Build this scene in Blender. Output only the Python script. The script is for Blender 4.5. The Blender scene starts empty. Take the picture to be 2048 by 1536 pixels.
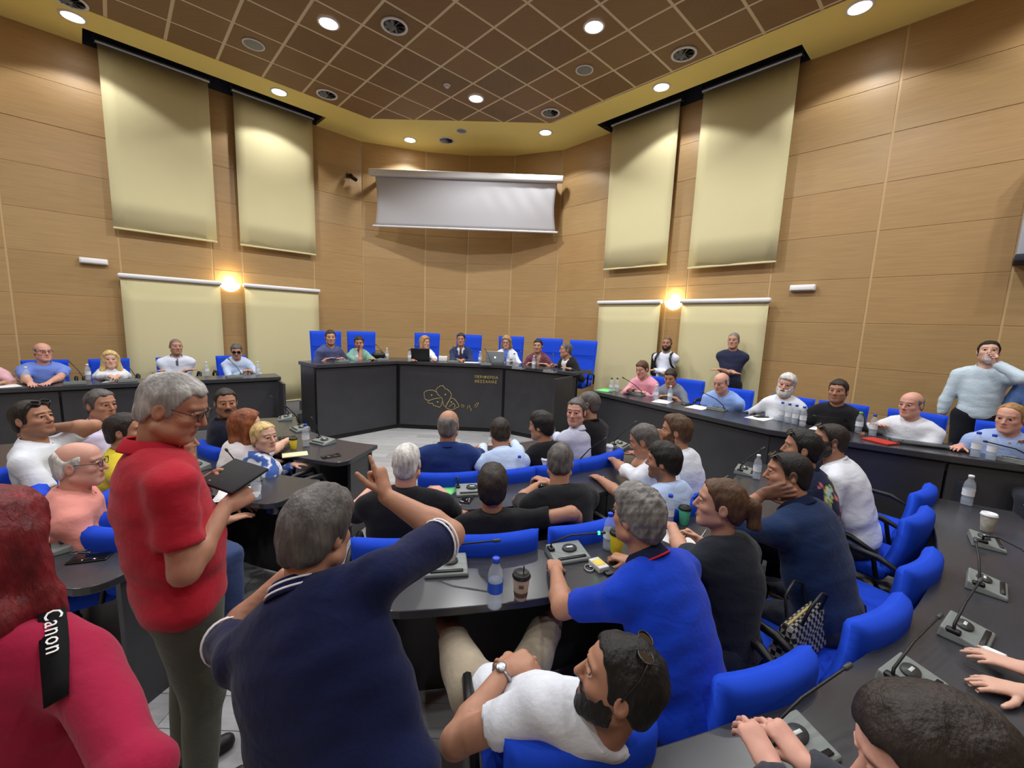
import bpy, bmesh, math, random
import numpy as np
from mathutils import Vector, Matrix, Quaternion
random.seed(7)
SC = bpy.context.scene
COL = SC.collection
PI = math.pi

# ------------------------------------------------------------------ camera, world, exposure
CAM_H, FPX, PCX, PCY = 1.95, 842.0, 1024.0, 768.0
RC = np.array([[0.9992973, 0.03748202, 0.0], [0.00522928, -0.13941626, 0.99022006], [0.03711544, -0.98952423, -0.1395143]])
cam_d = bpy.data.cameras.new('camera')
cam_d.sensor_fit = 'HORIZONTAL'; cam_d.sensor_width = 36.0; cam_d.lens = FPX * 36.0 / 2048.0
cam_d.clip_start = 0.02; cam_d.clip_end = 100
cam = bpy.data.objects.new('camera', cam_d); COL.objects.link(cam)
cam.matrix_world = Matrix(((RC[0][0], -RC[0][1], -RC[0][2], 0), (RC[1][0], -RC[1][1], -RC[1][2], 0), (RC[2][0], -RC[2][1], -RC[2][2], CAM_H), (0, 0, 0, 1)))
SC.camera = cam
SC.view_settings.view_transform = 'Standard'; SC.view_settings.look = 'None'
SC.view_settings.gamma = 1.0; SC.view_settings.use_curve_mapping = False
SC.view_settings.exposure = 0.0
SC.cycles.max_bounces = 8; SC.cycles.diffuse_bounces = 5; SC.cycles.glossy_bounces = 3; SC.cycles.transmission_bounces = 6
SC.cycles.transparent_max_bounces = 6; SC.cycles.caustics_reflective = False; SC.cycles.caustics_refractive = False
SC.cycles.sample_clamp_indirect = 4.0
SC.cycles.use_denoising = True
world = bpy.data.worlds.new('world'); SC.world = world; world.use_nodes = True
world.node_tree.nodes['Background'].inputs[0].default_value = (0.9, 0.85, 0.75, 1); world.node_tree.nodes['Background'].inputs[1].default_value = 0.05
LAMP_W = 150.0            # each recessed downlight
LAMP_COL = (0.97, 0.975, 0.985)

# ------------------------------------------------------------------ geometry helpers
def ray(px, py):
    v = np.array([(px - PCX) / FPX, (py - PCY) / FPX, 1.0]); return RC @ v
def at(px, py, z):                       # the point of height z seen at a pixel of the photograph
    r = ray(px, py); t = (z - CAM_H) / r[2]; return Vector((t * r[0], t * r[1], z))
def dep(px, py, y):
    r = ray(px, py); t = y / r[1]; return Vector((t * r[0], y, CAM_H + t * r[2]))
def lin(c):
    return tuple(((x / 255.0) / 12.92 if x / 255.0 <= 0.04045 else ((x / 255.0 + 0.055) / 1.055) ** 2.4) for x in c)

class MB:
    def __init__(s): s.v = []; s.f = []; s.m = []; s.sm = []
    def add(s, vs, fs, mi=0, smooth=False, M=None):
        b = len(s.v) if len(vs) else 0
        for p in vs:
            s.v.append(tuple(M @ Vector(p)) if M is not None else tuple(p))
        for f in fs: s.f.append(tuple(b + i for i in f)); s.m.append(mi); s.sm.append(smooth)
        return s
    def box(s, c, d, M=None, mi=0):
        x, y, z = c; a, b, e = d[0] / 2, d[1] / 2, d[2] / 2
        vs = [(x + i * a, y + j * b, z + k * e) for k in (-1, 1) for j in (-1, 1) for i in (-1, 1)]
        return s.add(vs, [(0, 2, 3, 1), (4, 5, 7, 6), (0, 1, 5, 4), (2, 6, 7, 3), (0, 4, 6, 2), (1, 3, 7, 5)], mi, False, M)
    def rbox(s, c, d, r=.01, seg=2, M=None, mi=0, smooth=True):
        bm = bmesh.new(); bmesh.ops.create_cube(bm, size=1.0)
        for v in bm.verts: v.co = Vector((v.co.x * d[0], v.co.y * d[1], v.co.z * d[2]))
        bmesh.ops.bevel(bm, geom=bm.edges[:], offset=min(r, min(d) * .49), segments=seg, profile=0.5, affect='EDGES')
        bm.verts.index_update()
        s.add([v.co + Vector(c) for v in bm.verts], [[v.index for v in f.verts] for f in bm.faces], mi, smooth, M); bm.free(); return s
    def prism(s, poly, z0, z1, mi=0, M=None):
        n = len(poly); ar = sum(poly[i][0] * poly[(i + 1) % n][1] - poly[(i + 1) % n][0] * poly[i][1] for i in range(n))
        if ar < 0: poly = poly[::-1]
        vs = [(p[0], p[1], z0) for p in poly] + [(p[0], p[1], z1) for p in poly]
        fs = [tuple(range(n))[::-1], tuple(range(n, 2 * n))] + [(i, (i + 1) % n, n + (i + 1) % n, n + i) for i in range(n)]
        return s.add(vs, fs, mi, False, M)
    def tube(s, pts, r, n=8, mi=0, closed=False, cap=True, M=None, smooth=True):
        pts = [Vector(p) for p in pts]; k = len(pts); rs = r if isinstance(r, (list, tuple)) else [r] * k
        vs = []; up = None
        for i, p in enumerate(pts):
            if closed: t = (pts[(i + 1) % k] - pts[i - 1])
            else: t = (pts[min(i + 1, k - 1)] - pts[max(i - 1, 0)])
            t.normalize()
            if up is None: up = Vector((0, 0, 1)) if abs(t.z) < .9 else Vector((1, 0, 0))
            a = t.cross(up)
            if a.length < 1e-4: a = t.orthogonal()
            a.normalize(); up = a.cross(t); b = up
            for j in range(n):
                w = 2 * PI * j / n; vs.append(p + (a * math.cos(w) + b * math.sin(w)) * rs[i])
        fs = []
        for i in range(k if closed else k - 1):
            for j in range(n):
                i2 = (i + 1) % k; fs.append((i * n + j, i * n + (j + 1) % n, i2 * n + (j + 1) % n, i2 * n + j))
        s.add(vs, fs, mi, smooth, M)
        if cap and not closed: s.add(vs[:n], [tuple(range(n))], mi, False, M); s.add(vs[-n:], [tuple(range(n))[::-1]], mi, False, M)
        return s
    def lathe(s, prof, n=16, mi=0, M=None, smooth=True, close=True):
        vs = []; k = len(prof)
        for (r, z) in prof:
            for j in range(n): w = 2 * PI * j / n; vs.append((r * math.cos(w), r * math.sin(w), z))
        fs = [(i * n + j, i * n + (j + 1) % n, (i + 1) * n + (j + 1) % n, (i + 1) * n + j) for i in range(k - 1) for j in range(n)]
        if close: fs += [tuple(range(n))[::-1], tuple(range((k - 1) * n, k * n))]
        return s.add(vs, fs, mi, smooth, M)
    def build(s, name, mats, parent=None, loc=None, rz=0.0, bevel=0):
        me = bpy.data.meshes.new(name); me.from_pydata(s.v, [], s.f); me.update()
        for m in (mats if isinstance(mats, (list, tuple)) else [mats]): me.materials.append(m)
        me.polygons.foreach_set('material_index', s.m); me.polygons.foreach_set('use_smooth', s.sm)
        bm = bmesh.new(); bm.from_mesh(me); bmesh.ops.recalc_face_normals(bm, faces=bm.faces[:]); bm.to_mesh(me); bm.free()
        return link(name, me, parent, loc, rz, bevel)
def link(name, me, parent=None, loc=None, rz=0.0, bevel=0):
    o = bpy.data.objects.new(name, me); COL.objects.link(o)
    if parent is not None: o.parent = parent
    if loc is not None: o.location = loc
    if rz: o.rotation_euler = (0, 0, rz)
    if bevel:
        b = o.modifiers.new('bevel', 'BEVEL'); b.width = bevel; b.segments = 2; b.limit_method = 'ANGLE'
    return o
def tag(o, label=None, cat=None, group=None, kind=None):
    if label: o['label'] = label
    if cat: o['category'] = cat
    if group: o['group'] = group
    if kind: o['kind'] = kind
    return o
def thing(name, label, cat, loc=(0, 0, 0), rz=0.0, group=None):
    o = bpy.data.objects.new(name, None); COL.objects.link(o); o.empty_display_size = .1
    o.location = loc; o.rotation_euler = (0, 0, rz)
    return tag(o, label, cat, group)
def dup(root, loc, rz, label, group=None, scale=None):
    def cp(o, par):
        c = o.copy(); COL.objects.link(c)
        if par is not None: c.parent = par
        for ch in o.children: cp(ch, c)
        return c
    r = cp(root, None); r.location = loc; r.rotation_euler = (0, 0, rz); r['label'] = label
    if group: r['group'] = group
    if scale: r.scale = scale
    return r
def axisM(p, d, up=(0, 0, 1)):           # matrix taking local z to direction d at point p
    z = Vector(d).normalized(); u = Vector(up)
    if abs(z.dot(u)) > .98: u = Vector((1, 0, 0))
    x = u.cross(z).normalized(); y = z.cross(x)
    return Matrix(((x.x, y.x, z.x, p[0]), (x.y, y.y, z.y, p[1]), (x.z, y.z, z.z, p[2]), (0, 0, 0, 1)))

# ------------------------------------------------------------------ materials
MATS = {}
def mat(name, rgb, rough=.5, spec=.5, metal=0.0, bump=0.0, bscale=60.0, var=0.0, vscale=6.0, stretch=None, emit=None, estr=0.0, trans=0.0, ior=1.45, alpha=1.0, sheen=0.0, attr=None, coat=0.0):
    if name in MATS: return MATS[name]
    m = bpy.data.materials.new(name); m.use_nodes = True; nt = m.node_tree; b = nt.nodes['Principled BSDF']
    col = lin(rgb) + (1.0,)
    b.inputs['Base Color'].default_value = col; b.inputs['Roughness'].default_value = rough
    b.inputs['Specular IOR Level'].default_value = spec; b.inputs['Metallic'].default_value = metal
    if trans: b.inputs['Transmission Weight'].default_value = trans; b.inputs['IOR'].default_value = ior
    if alpha < 1: b.inputs['Alpha'].default_value = alpha
    if sheen: b.inputs['Sheen Weight'].default_value = sheen
    if coat: b.inputs['Coat Weight'].default_value = coat
    if emit: b.inputs['Emission Color'].default_value = lin(emit) + (1.0,); b.inputs['Emission Strength'].default_value = estr
    src = None
    if attr:
        a = nt.nodes.new('ShaderNodeAttribute'); a.attribute_name = attr; nt.links.new(a.outputs['Color'], b.inputs['Base Color']); src = a.outputs['Color']
    if var or bump:
        tc = nt.nodes.new('ShaderNodeTexCoord'); mp = nt.nodes.new('ShaderNodeMapping'); nt.links.new(tc.outputs['Object'], mp.inputs['Vector'])
        if stretch: mp.inputs['Scale'].default_value = stretch
    if var:
        n = nt.nodes.new('ShaderNodeTexNoise'); n.inputs['Scale'].default_value = vscale; n.inputs['Detail'].default_value = 5
        nt.links.new(mp.outputs['Vector'], n.inputs['Vector'])
        mr = nt.nodes.new('ShaderNodeMapRange'); mr.inputs['From Min'].default_value = .25; mr.inputs['From Max'].default_value = .75
        mr.inputs['To Min'].default_value = 1 - var; mr.inputs['To Max'].default_value = 1 + var
        nt.links.new(n.outputs['Fac'], mr.inputs['Value'])
        mx = nt.nodes.new('ShaderNodeMix'); mx.data_type = 'RGBA'; mx.blend_type = 'MULTIPLY'; mx.inputs['Factor'].default_value = 1
        if src: nt.links.new(src, mx.inputs['A'])
        else: mx.inputs['A'].default_value = col
        cb = nt.nodes.new('ShaderNodeCombineColor')
        for k in ('Red', 'Green', 'Blue'): nt.links.new(mr.outputs['Result'], cb.inputs[k])
        nt.links.new(cb.outputs['Color'], mx.inputs['B']); nt.links.new(mx.outputs['Result'], b.inputs['Base Color'])
    if bump:
        n2 = nt.nodes.new('ShaderNodeTexNoise'); n2.inputs['Scale'].default_value = bscale; n2.inputs['Detail'].default_value = 3
        nt.links.new(mp.outputs['Vector'], n2.inputs['Vector'])
        bp = nt.nodes.new('ShaderNodeBump'); bp.inputs['Strength'].default_value = bump; bp.inputs['Distance'].default_value = .01
        nt.links.new(n2.outputs['Fac'], bp.inputs['Height']); nt.links.new(bp.outputs['Normal'], b.inputs['Normal'])
    MATS[name] = m; return m

WOOD = mat('beech_panel', (170, 138, 93), .42, .45, var=.10, vscale=2.2, stretch=(1.2, 1.2, 22), bump=.03, bscale=9)
WOODS = [mat('beech_panel_%s' % k, c, .42, .45, var=.10, vscale=2.2, stretch=(1.2, 1.2, 22), bump=.03, bscale=9) for k, c in (('warm', (173, 139, 93)), ('plain', (168, 137, 92)), ('light', (174, 143, 98)))]
JOINT = mat('pale_joint_strip', (200, 170, 122), .5, .4)
TILE = mat('brown_ceiling_tile', (134, 106, 74), .6, .3, var=.08, vscale=3, stretch=(1, 12, 1))
TILES = [TILE, mat('brown_ceiling_tile_dark', (126, 101, 70), .6, .3, var=.08, vscale=3, stretch=(12, 1, 1)), mat('brown_ceiling_tile_light', (138, 111, 78), .6, .3, var=.08, vscale=3, stretch=(1, 12, 1))]
GRID = mat('cream_grid', (216, 200, 168), .6, .3)
SOFFIT = mat('olive_paint', (238, 220, 136), .75, .25)
DARK = mat('dark_recess', (52, 54, 66), .7, .2)
BLIND = mat('cream_blind_fabric', (212, 203, 160), .8, .15, bump=.05, bscale=300)
WHITEP = mat('white_plastic', (225, 225, 228), .4, .4)
ALU = mat('aluminium', (190, 192, 198), .3, .5, metal=.8)
SCREEN = mat('white_screen_cloth', (188, 187, 192), .75, .2)
VINYL = mat('grey_vinyl', (166, 166, 167), .45, .4, var=.13, vscale=3, stretch=(1.5, 14, 1), bump=.02, bscale=20)
VINYLS = [VINYL, mat('grey_vinyl_pale', (174, 174, 174), .45, .4, var=.13, vscale=3, stretch=(1.5, 14, 1)), mat('grey_vinyl_deep', (157, 157, 159), .45, .4, var=.13, vscale=3, stretch=(1.5, 14, 1))]
DESK = mat('charcoal_laminate', (54, 54, 58), .34, .5, var=.12, vscale=5, stretch=(1, 1, 1), bump=.01, bscale=150)
DESKTOP = mat('charcoal_desktop', (54, 55, 60), .24, .5, var=.10, vscale=4)
BLACK = mat('black_plastic', (22, 22, 24), .4, .4)
GOLD = mat('gold_lettering', (196, 172, 104), .4, .5)
BLUE = mat('blue_upholstery', (27, 72, 206), .85, .2, bump=.12, bscale=400)
GREYP = mat('grey_plastic', (122, 129, 127), .45, .4)
DGREYP = mat('dark_grey_plastic', (58, 62, 63), .4, .4)
PAPER = mat('white_paper', (232, 232, 232), .8, .2)
STEEL = mat('steel', (170, 172, 175), .3, .5, metal=.9)
LAMPM = mat('lamp_lens', (255, 255, 255), .4, .3, emit=(255, 250, 240), estr=26)
SCONCEM = mat('sconce_glass', (255, 235, 190), .5, .3, emit=(255, 226, 160), estr=9)
# ------------------------------------------------------------------ the room
LW = (Vector((-6.84, 6.06)), Vector((-3.40, 9.57))); RW = (Vector((0.91, 9.62)), Vector((4.95, 5.23)))
LDIR = (LW[1] - LW[0]).normalized(); LN = Vector((LDIR.y, -LDIR.x))
RDIR = (RW[1] - RW[0]).normalized(); RN = Vector((RDIR.y, -RDIR.x))
def lw(s, off=0.0): return LW[0] + LDIR * s + LN * off
def rw(s, off=0.0): return RW[0] + RDIR * s + RN * off
BK = [Vector(p) for p in ((-3.40, 9.57), (-2.11, 10.01), (-1.15, 10.12), (-.12, 10.02), (.91, 9.62))]
ZC = 5.69
ZJ = [0.0, .38, .965, 1.55, 2.135, 2.72, 3.305, 3.89, 4.475, 5.06, 5.70]
LEND, REND = lw(-3.77), rw(9.0)
# floor with planks laid in rows along the hall
fl = MB().prism([(-9.6, -4.1), (7.2, -4.1), (7.2, 11), (-9.6, 11)], -.1, 0).build('floor', VINYL); tag(fl, kind='structure')
row = 0; y = .62
while y < 7.45:
    x = -3.0 + (row * .43) % 1.2 - 1.2
    while x < 1.2:
        x0, x1 = max(x, -3.0), min(x + 1.2, 1.3)
        if x1 - x0 > .1: MB().box(((x0 + x1) / 2, y + .0925, .002), (x1 - x0 - .004, .181, .008)).build('floor_plank', random.choice(VINYLS), fl)
        x += 1.2
    y += .185; row += 1
def build_wall(name, P, d, ss, nin, dado=None):
    """backing slab with proud panels; P start, d direction, ss joint positions, nin the normal into the room"""
    s0, s1 = ss[0], ss[-1]; a, b = P + d * s0, P + d * s1
    w = MB().prism([a - nin * .006, b - nin * .006, b - nin * .2, a - nin * .2], 0, 6.2).build(name, JOINT); tag(w, kind='structure')
    for i in range(len(ss) - 1):
        for k in range(len(ZJ) - 1):
            p, q = P + d * (ss[i] + .013), P + d * (ss[i + 1] - .013)
            if q.x == p.x and q.y == p.y: continue
            MB().prism([p, q, q - nin * .010, p - nin * .010], ZJ[k] + .006, ZJ[k + 1] - .006).build('wood_panel', random.choice(WOODS), w)
    return w
build_wall('wall_left', LW[0], LDIR, [-3.77, -2.58, -1.39, -.20, .95, 2.15, 2.60, 3.88, 4.91], LN)
build_wall('wall_right', RW[0], RDIR, [0.0, 1.28, 2.64, 3.0, 4.27, 5.44, 6.63, 7.82, 9.0], RN)
wb = MB()
for i in range(4):
    d = (BK[i + 1] - BK[i]).normalized(); n = Vector((d.y, -d.x))
    wb.prism([BK[i] - n * .006, BK[i + 1] - n * .006, BK[i + 1] - n * .25, BK[i] - n * .25], 0, 6.2)
wb = wb.build('wall_back', JOINT); tag(wb, kind='structure')
for i in range(4):
    d = (BK[i + 1] - BK[i]).normalized(); n = Vector((d.y, -d.x))
    for k in range(len(ZJ) - 1):
        p, q = BK[i] + d * .016, BK[i + 1] - d * .016
        MB().prism([p, q, q - n * .010, p - n * .010], ZJ[k] + .006, ZJ[k + 1] - .006).build('wood_panel', random.choice(WOODS), wb)
for nm, a, b, n in (('wall_side_left', LEND, Vector((LEND.x, -4)), Vector((1, 0))), ('wall_side_right', REND, Vector((REND.x, -4)), Vector((-1, 0))), ('wall_rear', Vector((LEND.x, -4)), Vector((REND.x, -4)), Vector((0, 1)))):
    tag(MB().prism([a, b, b - n * .2, a - n * .2], 0, 6.2).build(nm, WOOD), kind='structure')
# ceiling : slab in the colour of the grid, brown tiles just proud of it
INN = [Vector(p) for p in ((-8.05, 3.48), (-2.86, 8.53), (.57, 8.44), (5.88, 2.90))]
INP = [(-8.05, -4.0)] + [tuple(p) for p in INN] + [(5.88, -4.0)]
ce = MB().prism([(-9.7, -4.2), (7.3, -4.2), (7.3, 11), (-9.7, 11)], 6.12, 6.3)
ce.prism(INP, ZC + .004, ZC + .1)
ce = ce.build('ceiling', GRID); tag(ce, kind='structure')
def clip(poly, a, b):                    # keep the part left of a->b
    out = []; n = len(poly); sd = lambda p: (b[0] - a[0]) * (p[1] - a[1]) - (b[1] - a[1]) * (p[0] - a[0])
    for i in range(n):
        p, q = poly[i], poly[(i + 1) % n]; sp, sq = sd(p), sd(q)
        if sp >= 0: out.append(p)
        if (sp >= 0) != (sq >= 0):
            t = sp / (sp - sq); out.append((p[0] + (q[0] - p[0]) * t, p[1] + (q[1] - p[1]) * t))
    return out
G0, GU, GV = Vector((-.3774, 6.8029)), Vector((.4349, .4143)), Vector((.4135, -.4359))
rest = MB()
for i in range(-22, 24):
    for j in range(-22, 24):
        g = .033
        q = [G0 + GU * (i + a) + GV * (j + b) for a, b in ((g, g), (1 - g, g), (1 - g, 1 - g), (g, 1 - g))]
        poly = [tuple(p) for p in q]
        if sum((poly[k][0] * poly[(k + 1) % 4][1] - poly[(k + 1) % 4][0] * poly[k][1]) for k in range(4)) < 0: poly = poly[::-1]
        P = INP[::-1]
        for k in range(len(P)): 
            poly = clip(poly, P[k], P[(k + 1) % len(P)]) if poly else poly
        if len(poly) < 3: continue
        cy = sum(p[1] for p in poly) / len(poly)
        if cy > 3.6: MB().prism(poly, ZC, ZC + .012).build('ceiling_tile', random.choice(TILES), ce)
        else: rest.prism(poly, ZC, ZC + .012)
tag(rest.build('ceiling_tile_field', TILE, ce), kind='stuff')
# painted soffit around the tiles, with the two blind slots let into it
so = MB()
def line_off(P, d, n, s, o): return P + d * s + n * o
for (W0, d, n, sA, sB, s0, s1, dep_) in ((LW[0], LDIR, LN, -3.77, 4.91, .75, 4.0, .50), (RW[0], RDIR, RN, 0.0, 9.0, 1.2, 4.45, .45)):
    pass
def inn(P, d, n, a, b, s):               # point of the inner edge a-b abreast of wall position s
    o = P + d * s; r = b - a; den = n.x * r.y - n.y * r.x
    t = ((a - o).x * r.y - (a - o).y * r.x) / den; return o + n * t
def strip(P, d, n, a, b, sA, sB, s0, s1, dp):
    so.prism([P + d * sA, P + d * s0, inn(P, d, n, a, b, s0), inn(P, d, n, a, b, sA)], ZC - .004, ZC + .06)
    so.prism([P + d * s0 + n * dp, P + d * s1 + n * dp, inn(P, d, n, a, b, s1), inn(P, d, n, a, b, s0)], ZC - .004, ZC + .06)
    so.prism([P + d * s1, P + d * sB, inn(P, d, n, a, b, sB), inn(P, d, n, a, b, s1)], ZC - .004, ZC + .06)
strip(LW[0], LDIR, LN, INN[0], INN[1], -3.77, 3.98 + .001, .75, 3.98, .50)
strip(RW[0], RDIR, RN, INN[2], INN[3], 1.199, 9.0, 1.2, 4.45, .45)
lj, rj = inn(LW[0], LDIR, LN, INN[0], INN[1], 3.98), inn(RW[0], RDIR, RN, INN[2], INN[3], 1.2)
so.prism([lw(3.98), BK[0], BK[1], BK[2], BK[3], BK[4], rw(1.2), rj, INN[2], INN[1], lj], ZC - .0035, ZC + .06)
so.prism([(LEND.x, -4), LEND, inn(LW[0], LDIR, LN, INN[0], INN[1], -3.77), (-8.05, -4)], ZC - .004, ZC + .06)
so.prism([(REND.x, -4), REND, inn(RW[0], RDIR, RN, INN[2], INN[3], 9.0), (5.88, -4)], ZC - .004, ZC + .06)
so = so.build('trim_1', SOFFIT); tag(so, kind='structure')
rc = MB()
for P, d, n, s0, s1, dp in ((LW[0], LDIR, LN, .75, 3.98, .50), (RW[0], RDIR, RN, 1.2, 4.45, .45)):
    def pr(a0, a1, o0, o1, z0, z1): rc.prism([P + d * a0 + n * o0, P + d * a1 + n * o0, P + d * a1 + n * o1, P + d * a0 + n * o1], z0, z1)
    pr(s0 - .03, s1 + .03, 0, dp + .03, 6.06, 6.1); pr(s0 - .03, s0, 0, dp + .03, ZC, 6.06); pr(s1, s1 + .03, 0, dp + .03, ZC, 6.06); pr(s0, s1, dp, dp + .03, ZC, 6.06)
    pr(s0, s1, .001, .012, ZC, 6.06)
rc = rc.build('trim_2', DARK); tag(rc, kind='structure')
# raised platforms
PLAT = mat('grey_carpet', (112, 112, 114), .9, .1, bump=.1, bscale=200)
DF = [Vector(p) for p in ((-2.97, 6.35), (-2.03, 7.45), (-.16, 7.37), (1.0, 6.62))]
pd = MB().prism([(-3.02, 6.55), (-2.0, 7.62), (-.18, 7.55), (.98, 6.82), (1.5, 7.6), tuple(rw(1.0, .02)), (.9, 9.58), (-.12, 9.98), (-1.15, 10.08), (-2.11, 9.97), (-3.4, 9.5), tuple(lw(4.1, .02)), (-3.6, 7.3)], 0.0, .5)
pd = pd.build('floor_dais', PLAT); tag(pd, kind='structure')
pl = MB().prism([lw(-3.6, .02), lw(4.0, .02), (-3.55, 6.85), (-3.72, 6.55), (-5.95, 4.75), (-8.0, 3.05)], 0.0, .25).build('floor_left', PLAT); tag(pl, kind='structure')
pr_ = MB().prism([rw(1.1, .02), rw(8.8, .02), (5.6, 2.42), (3.72, 3.48), (2.66, 4.2), (1.28, 6.38), (1.35, 7.3)], 0.0, .25).build('floor_right', PLAT); tag(pr_, kind='structure')
stp = thing('steps', 'grey carpeted steps rising to the dais between the benches', 'steps', (-3.30, 6.72, 0), 0)
SD = Vector((-.35, .94)).normalized(); SX = Vector((SD.y, -SD.x))
for k in range(3):
    a = -SX * .20 + SD * (.30 * k); b = SX * .20 + SD * (.30 * k)
    MB().prism([a, b, b + SD * (1.0 - .3 * k), a + SD * (1.0 - .3 * k)], 0.0 if k == 0 else .165 * k, .165 * (k + 1)).build('step', PLAT, stp)
    MB().box((0, 0, 0), (.40, .03, .006), Matrix.Translation((SD.x * (.3 * k + .02), SD.y * (.3 * k + .02), .165 * (k + 1) + .003)) @ Matrix.Rotation(math.atan2(SX.y, SX.x), 4, 'Z')).build('nosing', ALU, stp)

# ------------------------------------------------------------------ ceiling fittings
def downlight(p, label, r=.11, power=1.0, cone=126, blend=.2):
    t = thing('ceiling_downlight', label, 'downlight', (p[0], p[1], ZC - .004), 0, 'recessed downlights')
    MB().lathe([(r * 1.22, 0), (r * 1.22, -.010), (r * 1.0, -.014), (r * .98, -.004), (r * .98, 0)], 24, close=False).build('trim_ring', WHITEP, t)
    MB().lathe([(r * .98, -.003), (r * .7, -.012), (.0005, -.016)], 20, close=False).build('lens', LAMPM, t)
    if power > 0:
        L = bpy.data.lights.new('lamp_light', 'SPOT'); L.energy = LAMP_W * power; L.color = LAMP_COL; L.spot_size = math.radians(cone); L.spot_blend = blend; L.shadow_soft_size = .07
        o = bpy.data.objects.new('lamp_light', L); COL.objects.link(o); o.parent = t; o.location = (0, 0, -.05)
    return t
LIGHTS = [((145, 32), 'recessed downlight in olive ceiling border by tall left blind'), ((657, 45), 'recessed downlight in brown tiles beside a round air vent'),
          ((1188, 52), 'recessed downlight in brown tiles above the round speaker grille, right of centre'), ((1720, 13), 'recessed downlight in olive border at upper right corner'),
          ((558, 183), 'recessed downlight in olive border above second left blind'), ((952, 196), 'recessed downlight in brown tiles near the smoke detector'),
          ((1323, 173), 'recessed downlight in olive border above the right blinds'), ((820, 279), 'recessed downlight above left end of projection screen'), ((1091, 264), 'recessed downlight above right end of projection screen')]
for k, ((px, py), lb) in enumerate(LIGHTS): downlight(at(px, py, ZC), lb, **(dict(power=.4 if k in (0, 3) else .5) if k in (0, 3, 4, 6, 7, 8) else dict(power=1.35, cone=150, blend=.4)))
for p in ((-.83, 4.1),  (2.55, 4.0), (-4.2, 4.2), (-7.3, 4.6), (5.3, 3.9), (-2.5, 2.3), (.9, 2.3), (4.3, 2.2), (-5.9, 2.3), (-.8, .5), (2.6, .5), (-4.2, .5), (-2.5, -1.4), (.9, -1.4), (-6.5, -.8), (5, -.8)):
    downlight(p, 'recessed ceiling downlight behind the viewpoint', power=(.7 if abs(p[0] + 1) > 5.5 else 1.3) if p[1] > 3 else .65, cone=150, blend=.4)
def vent(p, label, r=.17):
    t = thing('ceiling_air_vent', label, 'air vent', (p[0], p[1], ZC - .004), 0, 'round ceiling air vents')
    MB().lathe([(r, 0), (r, -.012), (r * .84, -.018), (r * .80, -.004)], 24, close=False).build('rim', WHITEP, t)
    MB().lathe([(r * .8, -.001), (.001, -.001)], 24, close=False).build('duct', BLACK, t)
    for k in range(8):
        M = Matrix.Rotation(k * PI / 4, 4, 'Z') @ Matrix.Translation((r * .42, 0, -.01)) @ Matrix.Rotation(.7, 4, 'X')
        MB().box((0, 0, 0), (r * .62, r * .26, .003), M).build('blade', GREYP, t)
    MB().lathe([(r * .14, 0), (r * .14, -.02), (.001, -.022)], 12, close=False).build('hub', GREYP, t)
VP = [((789, 51), 'round swirl air vent left of centre in brown tiles'), ((1368, 107), 'round swirl air vent in tiles near the right blinds'), ((654, 188), 'round swirl air vent in tile at left olive border'), ((1101, 225), 'round swirl air vent at right end of the tile field'), ((893, 280), 'round swirl air vent in olive soffit above screen'), ((140, 0), 'round swirl air vent cut by the picture top at left')]
for (px, py), lb in VP: vent(at(px, py, ZC), lb)
for (px, py), lb, r in (((507, 88), 'round flush speaker grille in tile above left blinds', .14), ((1169, 139), 'round flush speaker grille with white rim in tile right of centre', .13), ((923, 261), 'round flush speaker grille in olive soffit', .11)):
    p = at(px, py, ZC); t = thing('ceiling_speaker', lb, 'speaker', (p.x, p.y, ZC - .004), 0, 'round ceiling speakers')
    MB().lathe([(r, 0), (r, -.01), (r * .88, -.012), (r * .86, -.003)], 24, close=False).build('rim', WHITEP, t)
    MB().lathe([(r * .87, -.003), (r * .5, -.008), (.001, -.010)], 24, close=False).build('grille', GREYP, t)
p = at(894, 169, ZC); t = thing('smoke_detector', 'small white smoke detector on brown ceiling tile', 'smoke detector', (p.x, p.y, ZC))
MB().lathe([(.055, 0), (.055, -.012), (.048, -.02)], 18).build('base', WHITEP, t); MB().lathe([(.034, -.02), (.032, -.045), (.012, -.05)], 14).build('sensor_head', WHITEP, t)

# ------------------------------------------------------------------ blinds, sconces, screen and wall fittings
def blind(label, P, d, n, s0, s1, zt, zb, lower, flip=False):
    sm = (s0 + s1) / 2; o = P + d * sm + n * .12; w = abs(s1 - s0)
    t = thing('roller_blind', label, 'blind', (o.x, o.y, zb), math.atan2(d.y, d.x)); h = zt - zb
    f = MB(); nx, nz = 8, 6
    vs = [(-w / 2 + w * i / nx, .006 * math.sin(i * 1.3 + k * .7) * (1 - k / nz), h * k / nz) for k in range(nz + 1) for i in range(nx + 1)]
    f.add(vs, [(k * (nx + 1) + i, k * (nx + 1) + i + 1, (k + 1) * (nx + 1) + i + 1, (k + 1) * (nx + 1) + i) for k in range(nz) for i in range(nx)], 0, True)
    fo = f.build('fabric', BLIND, t); sd = fo.modifiers.new('s', 'SOLIDIFY'); sd.thickness = .004
    MB().rbox((0, 0, -.008), (w + .01, .02, .03), .008).build('bottom_bar', BLIND, t)
    if lower:
        MB().rbox((0, -.01, h + .03), (w + .06, .09, .07), .025).build('cassette', WHITEP, t)
    else:
        MB().tube([(-w / 2 - .02, 0, h + .02), (w / 2 + .02, 0, h + .02)], .035, 12).build('tube', STEEL, t)
        for s in (-1, 1): MB().box((s * (w / 2 + .03), .01, h + .05), (.015, .08, .12)).build('bracket', DARK, t)
    return t
blind('tall cream roller blind high on left wall, nearer the left picture edge', LW[0], LDIR, LN, .90, 2.21, 5.73, 3.19, False)
blind('tall cream roller blind high on left wall, nearer the screen', LW[0], LDIR, LN, 2.56, 3.87, 5.73, 3.20, False)
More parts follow.
